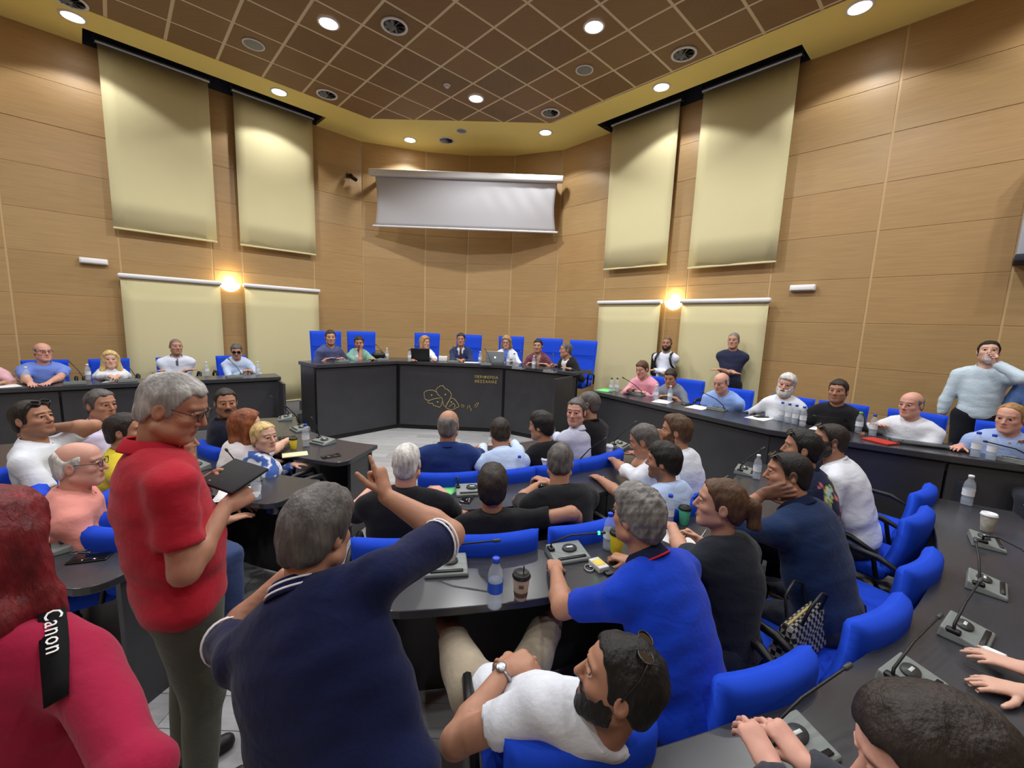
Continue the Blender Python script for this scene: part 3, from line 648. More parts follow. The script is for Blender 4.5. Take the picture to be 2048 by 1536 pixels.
def person(label, head, body, face=None, pitch=0.0, roll=0.0, hip=None, lean=.10, pose='sit', floor=0.0, skin='mid', hair='short', hc='dark', beard=None, stubble=0.0, top=(120, 120, 130), sleeve='short', bottom=(45, 48, 58),
           collar='polo', ccol=None, w=1.0, fat=1.0, hl=None, hr=None, hposel='flat', hposer='flat', hdl=None, hdr=None, el=None, er=None, res='mid', glasses=False, topfn=None, female=False, shorts=False, legs=None, sc=1.0, stripe=None, watch=None, torso=.50, knees=None, facecam=False, extra=None, sup=0.0, skinarm=None, name='person', hem=-.05, eyes=True, bottomname='trousers', nml=None, nmr=None, colstripe=None, cufft=None):
    Hc = np.array(head, float); bf = ydir(body)
    if face is None: face = body
    hf = ydir(face) * math.cos(math.radians(pitch)) + V(0, 0, math.sin(math.radians(pitch)))
    Ah = frame3(hf)
    if roll: rr = math.radians(roll); Ah = np.array([rotv(Ah[0], Ah[1], rr), Ah[1], rotv(Ah[2], Ah[1], rr)])
    hs = sc * (.96 if female else 1.0)
    HL = lambda x, y, z: Hc + (Ah[0] * x + Ah[1] * y + Ah[2] * z) * hs
    # skeleton
    upn = nrm(V(0, 0, 1) + bf * lean * 1.2)
    Nk = HL(0, -.022, -.10) - (upn * .65 + Ah[2] * .35) * .055 * sc
    if hip is None:
        if pose == 'sit': hz = floor + .56; hxy = Nk[:2] - bf[:2] * (math.tan(lean * 1.2) * max(.1, Nk[2] - hz))
        else: hz = Nk[2] - torso * sc; hxy = Nk[:2] - bf[:2] * lean * torso
        P = V(hxy[0], hxy[1], max(hz, Nk[2] - (torso + .10) * sc) if pose == 'sit' else hz)
    else: P = np.array(hip, float)
    u = nrm(Nk - P); L = np.linalg.norm(Nk - P); rgt = nrm(np.cross(bf, u)); f = np.cross(u, rgt)
    At = np.array([rgt, f, u]); W = w * sc * (.88 if female else 1.0)
    bend = -f * .035 * (1 if lean > .15 else .4)
    tp = lambda t, a=0, b=0: P + u * (L * t) + rgt * a + f * b + bend * (4 * t * (1 - t))
    SJ = [Nk - u * (.097 * sc) + rgt * (s * .168 * W) + u * sup * (s > 0 if sup > 0 else s < 0) * abs(sup) / max(abs(sup), 1e-6) for s in (-1, 1)]
    LU, LF = .295 * sc, .255 * sc
    arms = []
    for i, s in enumerate((-1, 1)):
        tg = (hl, hr)[i]; pole = (el, er)[i]
        if tg is None:
            if pose == 'sit': tg = P + bf * .34 + rgt * s * .13 + V(0, 0, .12)
            else: tg = SJ[i] + rgt * s * .06 - V(0, 0, .53 * sc) + bf * .06
        tg = np.array(tg, float); v = tg - SJ[i]; D = np.linalg.norm(v); mxl = (LU + LF) * .995
        k = 1.0
        if D > mxl: k = min(1.22, D / mxl); 
        lu, lf = LU * k, LF * k; D2 = min(D, (lu + lf) * .999); tg = SJ[i] + nrm(v) * D2; n = nrm(v)
        a = (lu * lu - lf * lf + D2 * D2) / (2 * D2); h = math.sqrt(max(0, lu * lu - a * a))
        pv = nrm(rgt * s * .8 - V(0, 0, .8) - bf * .35) if pole is None else nrm(np.array(pole, float)); pv = pv - n * (pv @ n); pv = nrm(pv)
        E = SJ[i] + n * a + pv * h; arms.append((SJ[i], E, tg))
    # hands
    hands = []
    for i, s in enumerate((-1, 1)):
        S, E, Wr = arms[i]; pz = (hposel, hposer)[i]; hd = (hdl, hdr)[i]; fd = nrm(Wr - E)
        d = fd if hd is None else nrm(hd)
        if pz in ('flat', 'curl') and hd is None: d = nrm(fd * V(1, 1, .35) + V(0, 0, -.05))
        nm = V(0, 0, -1) if abs(d[2]) < .85 else -bf       # palm faces
        if pz in ('fist', 'hold', 'point'): nm = nrm(-rgt * s * .8 + V(0, 0, -.4))
        if (nml, nmr)[i] is not None: nm = np.array((nml, nmr)[i], float)
        nm = nrm(nm - d * (nm @ d)); sd = np.cross(nm, d) * (1 if s > 0 else -1)
        # sd points to the thumb side
        if i == 1: sd = np.cross(d, nm)
        else: sd = np.cross(nm, d)
        sd = -sd if False else sd
        hsz = .95 * sc * (.9 if female else 1.0); segs = []; pb = Wr + d * .012; pe = Wr + d * .085 * hsz
        curl = {'flat': (.12, .22, .18), 'curl': (.5, .7, .5), 'fist': (1.35, 1.6, 1.0), 'hold': (.75, .85, .6), 'point': (1.35, 1.6, 1.0), 'open': (.02, .08, .05)}[pz]
        for q, (o, ln, r) in enumerate(((.030, .074, .0092), (.010, .082, .0094), (-.011, .077, .0090), (-.030, .060, .0080))):
            cu = curl if not (pz == 'point' and q == 0) else (.05, .05, .03)
            b0 = pe + sd * o * hsz - d * (.008 if q in (0, 2) else (.0 if q == 1 else .016)); dd = nrm(d + sd * o * (3.0 if pz in ('flat', 'open') else 1.0)); p0 = b0
            for sg, fr in enumerate((.45, .31, .24)):
                dd = rotv(dd, np.cross(d, nm), cu[sg]); p1 = p0 + dd * ln * fr * hsz; segs.append((p0, p1, r * (1 - .1 * sg), r * (.94 - .12 * sg))); p0 = p1
        t0 = Wr + d * .028 + sd * .026 + nm * .006; td = nrm(d * .62 + sd * (.78 if pz in ('flat', 'open') else .35) + nm * (.15 if pz in ('flat', 'open') else .55)); t1 = t0 + td * .04 * hsz; t2 = t1 + nrm(td + d * .45) * .03 * hsz; t3 = t2 + nrm(td + d * .6) * .024 * hsz
        segs += [(t0, t1, .0135, .0115), (t1, t2, .011, .010), (t2, t3, .0098, .008)]
        hands.append((Wr, pe, nm, sd, segs, hsz))
    # legs
    lg = []
    for i, s in enumerate((-1, 1)):
        hj = P + rgt * s * .088 * W - u * .02
        if knees is not None and knees[i] is not None: kn, an = np.array(knees[i][0], float), np.array(knees[i][1], float)
        elif pose == 'sit': kn = hj + bf * .41 + rgt * s * .07; kn[2] = floor + .50; an = V(kn[0], kn[1], floor + .09) + bf * .03
        else: an = V(P[0], P[1], 0) + rgt * s * .11 + V(0, 0, floor + .09) + bf * .0; kn = (hj + an) / 2 + bf * .03
        lg.append((hj, kn, an))
    rf, rc_, rcl = RES[res]
    root = thing(name, label, 'person', (float(P[0]), float(P[1]), floor)); org = V(P[0], P[1], floor)
    sk = np.array(lin(SK[skin])); hcol = np.array(lin(HC[hc])); shave = hair in ('buzz', 'shaved')
    # ---- body
    allp = [Hc - .17 * sc, Hc + .17 * sc, P - .2, P + .2] + [a[1] - .07 for a in arms] + [a[1] + .07 for a in arms] + [h[0] - .14 for h in hands] + [h[0] + .14 for h in hands]
    pts = [Hc] + [q for h in hands for sg in h[4] for q in (sg[0], sg[1])]
    if shorts or legs == 'skin': allp += [q + o for l in lg for q in l for o in (-.09, .09)]
    lo, hi = np.min(allp, 0), np.max(allp, 0); g = []
    for ax in range(3):
        rg = [(Hc[ax] - .15 * sc, Hc[ax] + .15 * sc)]
        for h in hands:
            q = np.array([p[ax] for sg in h[4] for p in sg[:2]] + [h[0][ax]]); rg.append((q.min() - .022, q.max() + .022))
        g.append(axis_pts(lo[ax], hi[ax], rf, rc_, rg))
    F = Field(*g); e = lambda c, r, k, op='u': F.ell(HL(*c), [x * hs for x in r], Ah, k, op); cn = lambda a, b, ra, rb, k, op='u': F.cone(HL(*a), HL(*b), ra * hs, rb * hs, k, op)
    # torso core and arms
    F.cone(tp(.10), tp(.80), .06, .07, .03)
    for i, s in enumerate((-1, 1)):
        S, E, Wr = arms[i]; F.cone(tp(.84), S, .05, .046 * sc, .03); m = (.94 if female else 1.03) * (1 + .25 * (w - 1))
        m2 = m * (.82 if sleeve == 'long' else 1); F.cone(S, E, .047 * sc * m2, .040 * sc * m2, .03); bm_ = E + (Wr - E) * .28; F.cone(E, bm_, .040 * sc * m2, .042 * sc * m2, .02); F.cone(bm_, Wr, .042 * sc * m2, .0265 * sc, .02)
        w0, pe, nm, sd, segs, hz_ = hands[i]
        F.cone(Wr, w0 + (pe - w0) * .35, .025 * sc, .030 * hz_, .015, flat=(nm, .62)); F.cone(w0 + (pe - w0) * .3 + sd * .012, pe + sd * .014, .026 * hz_, .023 * hz_, .012, flat=(nm, .52)); F.cone(w0 + (pe - w0) * .3 - sd * .012, pe - sd * .016, .026 * hz_, .022 * hz_, .012, flat=(nm, .52))
        for (p0, p1, r0, r1) in segs: F.cone(p0, p1, r0 * hz_, r1 * hz_, .0035)
    if shorts or legs == 'skin':
        for hj, kn, an in lg: F.cone(hj, kn, .075, .052, .03); F.cone(kn, kn + (an - kn) * .3, .052, .053, .03); F.cone(kn + (an - kn) * .3, an, .053, .036, .03)
    # neck and head
    F.cone(HL(0, -.022, -.055), Nk - u * .03, .055 * hs * (.86 if female else 1.0) * (1 + .3 * (w - 1)), .060 * hs * (.88 if female else 1.05), .03)
    jw = (.050 if female else .056) * (1 + .5 * (w - 1)); fw = 1 + .25 * max(0, fat - 1)
    e((0, -.014, .030), (.0745, .096, .088), .02); e((0, .022, -.035), (.064, .066, .082), .03); e((0, .032, -.068), (jw * fw, .052, .045), .025); e((0, .031, .050), (.056, .050, .047), .03)
    cn((-.012, .072, -.100), (.012, .072, -.100), .019, .019, .02)
    for s in (-1, 1):
        cn((s * jw * .98, -.005, -.062), (s * .022, .062, -.095), .018, .018, .02)
        e((s * .041, .058, -.020), (.022, .022, .018), .02)
        cn((s * .012, .085, .034), (s * .046, .070, .033), .010, .009, .012)
    for s in (-1, 1): e((s * .032, .094, .008), (.0155, .013, .0105), .010, 's')
    cn((0, .088, .014), (0, .107, -.026), .0078, .0118, .010)
    for s in (-1, 1): cn((s * .011, .094, -.032), (s * .013, .09, -.031), .0075, .0065, .006)
    cn((-.017, .086, -.057), (.017, .086, -.057), .0065, .0065, .006); cn((-.014, .0855, -.068), (.014, .0855, -.068), .0075, .0075, .006)
    for s in (-1, 1): cn((s * .018, .091, .0165), (s * .044, .082, .0145), .0052, .005, .004)
    for s in (-1, 1):
        e((s * .079, -.012, -.004), (.0075, .020, .032), .006); e((s * .086, -.008, .0), (.005, .009, .016), .004, 's')
    Pm, Qm = biggest(*F.mesh()); q = (Pm - Hc) @ Ah.T / hs; x, y, z = q[:, 0], q[:, 1], q[:, 2]; ax = np.abs(x)
    c = np.tile(sk, (len(Pm), 1)); inh = np.linalg.norm(q, axis=1) < .2
    def mixc(m, col): 
        m = np.clip(m, 0, 1)[:, None] * inh[:, None]; c[:] = c * (1 - m) + np.array(col) * m
    sm = lambda a, b, v: np.clip((v - a) / (b - a), 0, 1)
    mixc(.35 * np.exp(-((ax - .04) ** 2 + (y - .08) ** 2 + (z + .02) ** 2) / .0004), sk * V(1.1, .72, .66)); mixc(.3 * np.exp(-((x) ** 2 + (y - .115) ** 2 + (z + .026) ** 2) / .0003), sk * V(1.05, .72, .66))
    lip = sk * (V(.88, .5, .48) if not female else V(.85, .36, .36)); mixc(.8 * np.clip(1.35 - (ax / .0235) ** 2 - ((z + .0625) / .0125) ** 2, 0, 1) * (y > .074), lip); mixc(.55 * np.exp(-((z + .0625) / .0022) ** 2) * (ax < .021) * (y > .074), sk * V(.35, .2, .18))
    bcol = hcol * .8 if hc not in ('white', 'blond') else hcol * .55
    if hair == 'bald' or hair == 'ring': bcol = np.array(lin((70, 58, 50))) if hc != 'white' else np.array(lin((150, 140, 130)))
    mixc(.85 * (np.exp(-((z - .0285 - .06 * np.maximum(0, .03 - np.abs(ax - .03)) + .0) / .0048) ** 2) * (ax > .012) * (ax < .052) * (y > .055)), bcol)
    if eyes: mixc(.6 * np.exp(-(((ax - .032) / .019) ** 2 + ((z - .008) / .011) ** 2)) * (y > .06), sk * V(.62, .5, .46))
    if stubble: mixc(stubble * sm(.0, -.02, z + .25 * np.maximum(0, y - .05) * 0 + .02) * sm(-.03, .01, y) * (1 - np.exp(-((ax) ** 2 / .0005 + (z + .06) ** 2 / .0001)) * .8) * (1 - sm(-.022, -.008, z)) * sm(-.16, -.115, z), bcol)
    zf = np.interp(y, [-.12, -.07, -.045, -.012, 0, .02, .03, .05, .075, .12], [-.085, -.075, -.055, .0, -.02, -.025, .018, .046, .068, .076])
    if shave: mixc(.78 * sm(-.004, .006, z - zf), hcol)
    if hair == 'ring': mixc(.0 * z, hcol)
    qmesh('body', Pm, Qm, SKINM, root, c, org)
    Mh = Matrix(((Ah[0][0], Ah[1][0], Ah[2][0], 0), (Ah[0][1], Ah[1][1], Ah[2][1], 0), (Ah[0][2], Ah[1][2], Ah[2][2], 0), (0, 0, 0, 1)))
    def hput(nm, me, p, s=1.0, pit=0.0):
        o = link(nm, me, root); o.matrix_local = Matrix.Translation(Vector(HL(*p) - org)) @ Mh @ Matrix.Rotation(pit, 4, 'X') @ Matrix.Scale(s, 4); return o
    if eyes:
        for s in (-1, 1): hput('eye', EYE, (s * .0315, .0755, .0085), .0128 * hs)
    if glasses: hput('glasses', SPEC if glasses is True else SUNG, (0, .102, .010), hs)
    # ---- hair
    if hair not in ('bald', 'shaved', 'none'):
        t = {'short': .011, 'buzz': .003, 'ring': .008, 'medium': .022, 'bob': .026, 'long': .024, 'pony': .009, 'curly': .018, 'full': .018, 'quiff': .013, 'receding': .010, 'thin': .006}[hair]
        ext = .36 if hair == 'long' else (.2 if hair in ('bob', 'pony') else .16); hf_ = max(rf * 1.15, .0055) if res != 'far' else .0105
        bx = [np.arange(Hc[a] - ext * sc, Hc[a] + .17 * sc if a == 2 else Hc[a] + ext * sc * (.75 if hair == 'long' else 1), hf_) for a in range(3)]
        G = Field(*bx); ge = lambda c_, r, k=.02, op='u': G.ell(HL(*c_), [v * hs for v in r], Ah, k, op); gc = lambda a, b, ra, rb, k=.02: G.cone(HL(*a), HL(*b), ra * hs, rb * hs, k)
        ge((0, -.014, .030), (.0745 + t * .75, .096 + t * .9, .088 + t), .01); ge((0, -.035, -.03), (.066 + t * .6, .064 + t, .075), .02); ge((0, .031, .050), (.057 + t, .051 + t, .048 + t), .02)
        if hair in ('full', 'medium', 'curly'): ge((0, .02, .085), (.062, .06, .03 + t), .02)
        if hair == 'quiff': ge((0, .03, .098), (.055, .055, .03), .02)
        if hair in ('bob', 'long'):
            for s in (-1, 1): gc((s * .068, -.01, .02), (s * (.085 if hair == 'bob' else .09), -.005, -.10 if hair == 'bob' else -.16), .034, .036, .03); 
            gc((0, -.075, .0), (0, -.075, -.09 if hair == 'bob' else -.15), .06, .055, .04)
            if hair == 'long':
                for s in (-1, 1): gc((s * .085, -.01, -.14), (s * .085, .02, -.23), .036, .022, .03); gc((s * .05, -.08, -.13), (s * .055, -.07, -.27), .05, .03, .03)
        if hair == 'pony': gc((0, -.105, .03), (0, -.135, .02), .022, .03, .02); gc((0, -.135, .02), (.0, -.15, -.07), .032, .026, .02); gc((0, -.15, -.07), (.01, -.135, -.17), .026, .009, .02)
        X = G.pts((slice(None),) * 3); dl = [X[i] - Hc[i] for i in range(3)]; lx, ly, lz = [(dl[0] * Ah[k][0] + dl[1] * Ah[k][1] + dl[2] * Ah[k][2]) / hs for k in range(3)]
        if hair in ('bob', 'long'): zl = np.interp(ly, [-.03, .015, .04, .06, .085, .13], [-.5, -.40, .0, .062, .085, .10]) - .03 * np.maximum(0, np.abs(lx) - .045) / .03
        elif hair in ('receding', 'thin'): zl = np.interp(ly, [-.12, -.07, -.045, -.012, 0, .02, .028, .04, .06, .12], [-.085, -.075, -.055, .0, -.02, -.02, .03, .078, .118, .14]) + .02 * np.exp(-(lx / .03) ** 2) * (ly < .06) * -1 * (hair == 'receding')
        elif hair == 'ring': zl = np.interp(ly, [-.12, -.07, -.045, -.012, 0, .02, .03, .05], [-.085, -.075, -.055, .0, -.02, -.02, .05, .3])
        elif hair == 'pony': zl = np.interp(ly, [-.12, -.07, -.045, -.012, 0, .02, .03, .05, .075, .12], [-.085, -.075, -.055, .0, -.02, -.03, .016, .052, .084, .115])
        elif res == 'far' or hair == 'full': zl = np.interp(ly, [-.12, -.07, -.045, -.012, 0, .02, .03, .05, .075, .12], [-.085, -.075, -.055, .0, -.02, -.035, .01, .042, .066, .075])
        else: zl = np.interp(ly, [-.12, -.07, -.045, -.012, 0, .02, .03, .045, .06, .12], [-.085, -.075, -.055, .0, -.02, -.035, .012, .050, .074, .092])
        side = sm(.035, .05, np.abs(lx)) * (ly > .03) * .0
        if hair == 'curly': zl = zl - .004
        zl = zl + .0022 * (np.sin(lx * 143 + 1.3 + ly * 80) + np.sin(lx * 61 - ly * 130)) + .006 * (np.abs(lx) / .07) ** 2 * (ly > .035)
        cd = ((zl - lz + side) * hs * .8).astype(np.float32); kk = .012; hh_ = np.maximum(kk - np.abs(G.d - cd), 0) / kk; G.d = np.maximum(G.d, cd) + hh_ * hh_ * kk * .25
        if hair == 'ring':
            cd = ((lz - (.050 + .012 * np.sin(ly * 60) + .02 * np.clip((-ly - .03) / .06, 0, 1))) * hs * .7).astype(np.float32); kk = .014; hh_ = np.maximum(kk - np.abs(G.d - cd), 0) / kk; G.d = np.maximum(G.d, cd) + hh_ * hh_ * kk * .25
        hp, hq = biggest(*G.mesh())
        if len(hp):
            hp = smooth_mesh(hp, hq, 1, .4); N = vnormals(hp, hq); lq = (hp - Hc) @ Ah.T / hs
            if hair == 'curly': dsp = noise3(lq, 130) * .0042 + noise3(lq, 240, 1) * .0022
            elif hair == 'buzz' or hair == 'ring': dsp = noise3(lq, 200) * .0008
            else: dsp = noise3(lq * V(1, .35, .6), 150) * .0026 + noise3(lq * V(1, .5, .4), 320, 2) * .0014
            hp = hp + N * (dsp + .0012)[:, None] * hs; var = 1 + .22 * noise3(lq * V(1, .4, .5), 170, 3)
            hcv = np.tile(hcol, (len(hp), 1)) * np.clip(var, .5, 1.6)[:, None]
            if hc in ('grey', 'dgrey', 'lgrey'): hcv *= (1 + .2 * noise3(lq * V(1, .6, .6), 60, 5))[:, None]
            if extra == 'greysides': m = sm(.03, -.01, lq[:, 2])[:, None] * .65; hcv = hcv * (1 - m) + np.array(lin((128, 124, 120))) * m
            qmesh('hair', hp, hq, HAIRM, root, np.clip(hcv, .002, 1), org)
    if beard:
        bt, bc = beard if isinstance(beard, tuple) else (.006, None); bc = np.array(lin(HC[bc or hc])); hf_ = max(rf, .0045) if res != 'far' else .008
        G = Field(*[np.arange(Hc[a] - .16 * sc, Hc[a] + .15 * sc, hf_) for a in range(3)])
        G.ell(HL(0, .022, -.035), [v * hs for v in (.064 + bt, .066 + bt, .082 + bt)], Ah, .02); G.ell(HL(0, .032, -.068), [v * hs for v in (jw * fw + bt, .052 + bt, .045 + bt)], Ah, .02); G.cone(HL(-.012, .072, -.10), HL(.012, .072, -.10), (.019 + bt) * hs, (.019 + bt) * hs, .02)
        for s in (-1, 1): G.cone(HL(s * jw, -.005, -.062), HL(s * .022, .062, -.095), (.018 + bt) * hs, (.018 + bt) * hs, .02); 
        G.cone(HL(-.024, .084, -.046), HL(.024, .084, -.046), (.006 + bt * .5) * hs, (.006 + bt * .5) * hs, .008)
        X = G.pts((slice(None),) * 3); dl = [X[i] - Hc[i] for i in range(3)]; lx, ly, lz = [(dl[0] * Ah[k][0] + dl[1] * Ah[k][1] + dl[2] * Ah[k][2]) / hs for k in range(3)]
        lim = np.where(np.abs(lx) > .045, -.01 - .0 * lx, -.040) + .0 * ly
        lim = np.interp(np.abs(lx), [0, .02, .03, .05, .062, .08], [-.040, -.040, -.048, -.035, .0, .01]) + 0 * ly + 0 * lz
        G.d = np.maximum(G.d, ((lz - lim) * hs).astype(np.float32)); G.d = np.maximum(G.d, ((.0 - ly) * hs * .9).astype(np.float32))
        mo = np.sqrt((lx / .024) ** 2 + ((lz + .0615) / .0095) ** 2) + 0 * ly; G.d = np.maximum(G.d, ((1 - mo) * .009 * (ly > .05) - .02 * (ly <= .05)).astype(np.float32))
        hp, hq = biggest(*G.mesh())
        if len(hp):
            N = vnormals(hp, hq); lq = (hp - Hc) @ Ah.T / hs; hp = hp + N * (noise3(lq, 220) * .0014)[:, None]
            qmesh('beard', hp, hq, HAIRM, root, np.clip(np.tile(bc, (len(hp), 1)) * (1 + .25 * noise3(lq, 200, 3))[:, None], .002, 1), org)
    # ---- clothes
    sl_t = cufft or {'short': .70, 'long': 1.0, 'tee': .58, 'half': .86}[sleeve]; infl = .013
    ap = [tp(0, -.24 * W, -.22) - .02, tp(0, .24 * W, .22) + .02, tp(1, -.24, -.2), tp(1, .24, .2), tp(0, .24, -.22), tp(1, -.24, .2), Nk + .1] + [a[0] + o for a in arms for o in (-.09, .09)] + [a[1] + o for a in arms for o in (-.09, .09)] + ([a[2] + o for a in arms for o in (-.07, .07)] if sleeve == 'long' else [])
    lo, hi = np.min(ap, 0), np.max(ap, 0); G = Field(*[np.arange(lo[a], hi[a] + rcl, rcl) for a in range(3)])
    G.ell(tp(.03), [(.158 if not female else .165) * W * (.5 + .5 * fat), .118 * (.4 + .6 * fat), .13], At, .05); G.ell(tp(.34, 0, .018 * fat), [.148 * W * (.35 + .65 * fat), .112 * fat, .17], At, .06); G.ell(tp(.66), [.166 * W, .118 * (.6 + .4 * fat), .19], At, .07)
    if female:
        for s in (-1, 1): G.ell(tp(.66, s * .075, .085), [.06, .055, .06], At, .04)
    G.ell(tp(.82), [.15 * W, .095, .10], At, .05)
    for i, s in enumerate((-1, 1)): G.cone(tp(.99), tp(.88, s * .11 * W), .058, .055, .03)
    ct = nrm(u + f * .35); G.plane(Nk + u * -.002, ct)
    for i, s in enumerate((-1, 1)):
        S, E, Wr = arms[i]; G.cone(tp(.87, s * .05), S, .070, .056 * sc, .05)
        m = (.92 if female else 1.0) * (1 + .25 * (w - 1))
        if sleeve == 'long': G.cone(S, E, .059 * sc * m, .052 * sc * m, .04); G.cone(E, Wr, .057 * sc * m, .042 * sc * m, .02, cut=.97)
        else: G.cone(S, E, .061 * sc * m, (.060 if sleeve != 'tee' else .062) * sc * m, .04, cut=sl_t)
    G.plane(tp(0) + u * hem, -u)
    cp, cq = biggest(*G.mesh())
    cp = smooth_mesh(cp, cq, 1, .5); N = vnormals(cp, cq); lq = (cp - P) @ At.T
    dsp = noise3(lq * V(1, 1, 1.7), 16, len(label)) * .0065 + noise3(lq * V(.8, .8, 2.2), 38, len(label) * .7) * .0042
    cp = cp + N * dsp[:, None]
    tc = np.tile(np.array(lin(top)), (len(cp), 1)); shP, shQ = cp, cq
    if topfn is not None: tc = topfn(lq, tc, L, (cp - Hc) @ Ah.T)
    qmesh({'shirt': 'shirt', 'polo': 'polo_shirt', 'tee': 't_shirt', 'suit': 'jacket', 'blouse': 'blouse'}[collar], cp, cq, CLOTH, root, tc, org)
    # collar, neckband, lapels
    cc = lin(ccol) if ccol else lin(top); cm = mat('collar_%02x%02x%02x' % tuple(int(x) for x in (ccol or top)), ccol or top, .9, .15)
    nb = Nk + u * .004; nr = .066 * hs * (.9 if female else 1.05) * (1 + .3 * (w - 1)); aN = nrm(u + f * .22); ar = nrm(np.cross(f, aN)); af = np.cross(aN, ar)
    b = MB(); n = 26; vs = []
    if collar in ('polo', 'shirt', 'suit'):
        prof = [(.96, .016, 0), (.98, .021, 0), (1.05, .020, 0), (1.24, -.018, 0), (1.26, -.024, 0), (1.18, -.024, 0), (1.0, -.02, 0)]; gap = .42
        for (k, h, dn) in prof:
            for j in range(n + 1):
                w_ = PI / 2 + gap * .5 + (2 * PI - gap) * j / n; fr = max(0, math.sin(w_)); hh = h - .03 * fr; vs.append(nb + (ar * math.cos(w_) + af * math.sin(w_) * 1.08) * nr * k + aN * hh - org)
    else:
        k0_ = 0 if lean > -.2 else 1
        prof = [(.98, -.002, 0), (1.02, .008, 0), (1.10, .004, 0), (1.14, -.010, 0), (1.0, -.014, 0)]
        for (k, h, dn) in prof:
            for j in range(n + 1): w_ = PI / 2 + 2 * PI * j / n; fr = max(0, math.sin(w_)); vs.append(nb + (ar * math.cos(w_) + af * math.sin(w_) * 1.1) * nr * (k + .12 * fr) + aN * (h - .03 * fr) - org)
    m1 = n + 1
    if lean > -.2: b.add(vs, [(i * m1 + j, i * m1 + j + 1, (i + 1) * m1 + j + 1, (i + 1) * m1 + j) for i in range(len(prof) - 1) for j in range(n)], 0, True); b.build('collar', cm, root)
    if colstripe: MB().tube([nb + (ar * math.cos(w_) + af * math.sin(w_) * 1.08) * nr * 1.255 + aN * (-.022 - .03 * max(0, math.sin(w_))) - org for w_ in [PI / 2 + .3 + (2 * PI - .6) * j / 30 for j in range(31)]], .004, 6).build('collar_stripe', mat('stripe_%02x%02x%02x' % colstripe, colstripe, .9, .1), root)
    if stripe:                                # fine stripes round collar and cuffs
        sm_ = mat('stripe_white', stripe, .9, .1); b = MB()
        for k, h in ((1.13, .008), (1.22, -.011)): b.tube([nb + (ar * math.cos(w_) + af * math.sin(w_) * 1.08) * nr * k + aN * (h - .03 * max(0, math.sin(w_))) - org for w_ in [PI / 2 + .3 + (2 * PI - .6) * j / 30 for j in range(31)]], .0032, 6)
        b.build('collar_stripe', sm_, root)
        for i in (0, 1):
            S, E, Wr = arms[i]; n_ = nrm(E - S); a1 = nrm(np.cross(n_, V(.3, .5, .8))); a2 = np.cross(n_, a1); b = MB()
            for t_ in (sl_t - .02, sl_t - .075):
                C_ = S + (E - S) * t_; rr_ = (.066 + (.060 - .066) * t_) * sc * (1 + .25 * (w - 1)) + .003; b.tube([C_ + (a1 * math.cos(v_) + a2 * math.sin(v_)) * rr_ - org for v_ in [2 * PI * j / 24 for j in range(24)]], .0032, 6, closed=True)
            b.build('cuff_stripe', sm_, root)
    if watch is not None:
        S, E, Wr = arms[watch]; n_ = nrm(Wr - E); C_ = Wr - n_ * .025; a1 = nrm(np.cross(n_, hands[watch][2])); a2 = np.cross(n_, a1)
        b = MB(); b.tube([C_ + (a1 * math.cos(v_) * .034 + a2 * math.sin(v_) * .028) - org for v_ in [2 * PI * j / 16 for j in range(16)]], .006, 6, closed=True); b.lathe([(.018, 0), (.018, .007), (.014, .009)], 14, M=axisM(C_ - hands[watch][2] * .03 - org, -hands[watch][2])); b.build('wristwatch', STEEL, root)
    # trousers
    ap = [P - .24, P + .24] + [q + o for l in lg for q in l for o in (-.12, .12)]
    lo, hi = np.min(ap, 0), np.max(ap, 0); rt = rcl if (shorts or pose == 'stand' and res == 'near') else .03; G = Field(*[np.arange(lo[a], hi[a] + rt, rt) for a in range(3)])
    G.ell(tp(.0), [.152 * W * (.6 + .4 * fat), .112 * (.5 + .5 * fat), .13], At, .04); G.ell(tp(.08), [.138 * W * (.45 + .55 * fat), .098 * (.3 + .7 * fat), .09], At, .04)
    for hj, kn, an in lg:
        G.cone(hj, kn, .098 * (.7 + .3 * W), .070, .03, cut=.93 if shorts else None)
        if not shorts: G.cone(kn, an, .068, .056, .02, cut=1.02)
    G.plane(tp(.13), u)
    cp, cq = biggest(*G.mesh()); cp = smooth_mesh(cp, cq, 1, .5); N = vnormals(cp, cq); cp = cp + N * (noise3(cp, 24, 2) * .006)[:, None]
    if len(cp): qmesh('shorts' if shorts else bottomname, cp, cq, CLOTH, root, np.tile(np.array(lin(bottom)), (len(cp), 1)), org)
    if pose == 'stand' and res == 'near' or shorts:
        for hj, kn, an in lg:
            o = link('shoe', SHOEME, root); a = math.atan2(-bf[0], bf[1]); o.matrix_local = Matrix.Translation(Vector(an - org)) @ Matrix.Rotation(a, 4, 'Z')
    return dict(shirt=(shP, shQ), root=root, HL=HL, Ah=Ah, Mh=Mh, hs=hs, P=P, tp=tp, At=At, L=L, arms=arms, hands=hands, Nk=Nk, org=org, hput=hput, u=u, f=f, rgt=rgt, W=W, SJ=SJ)
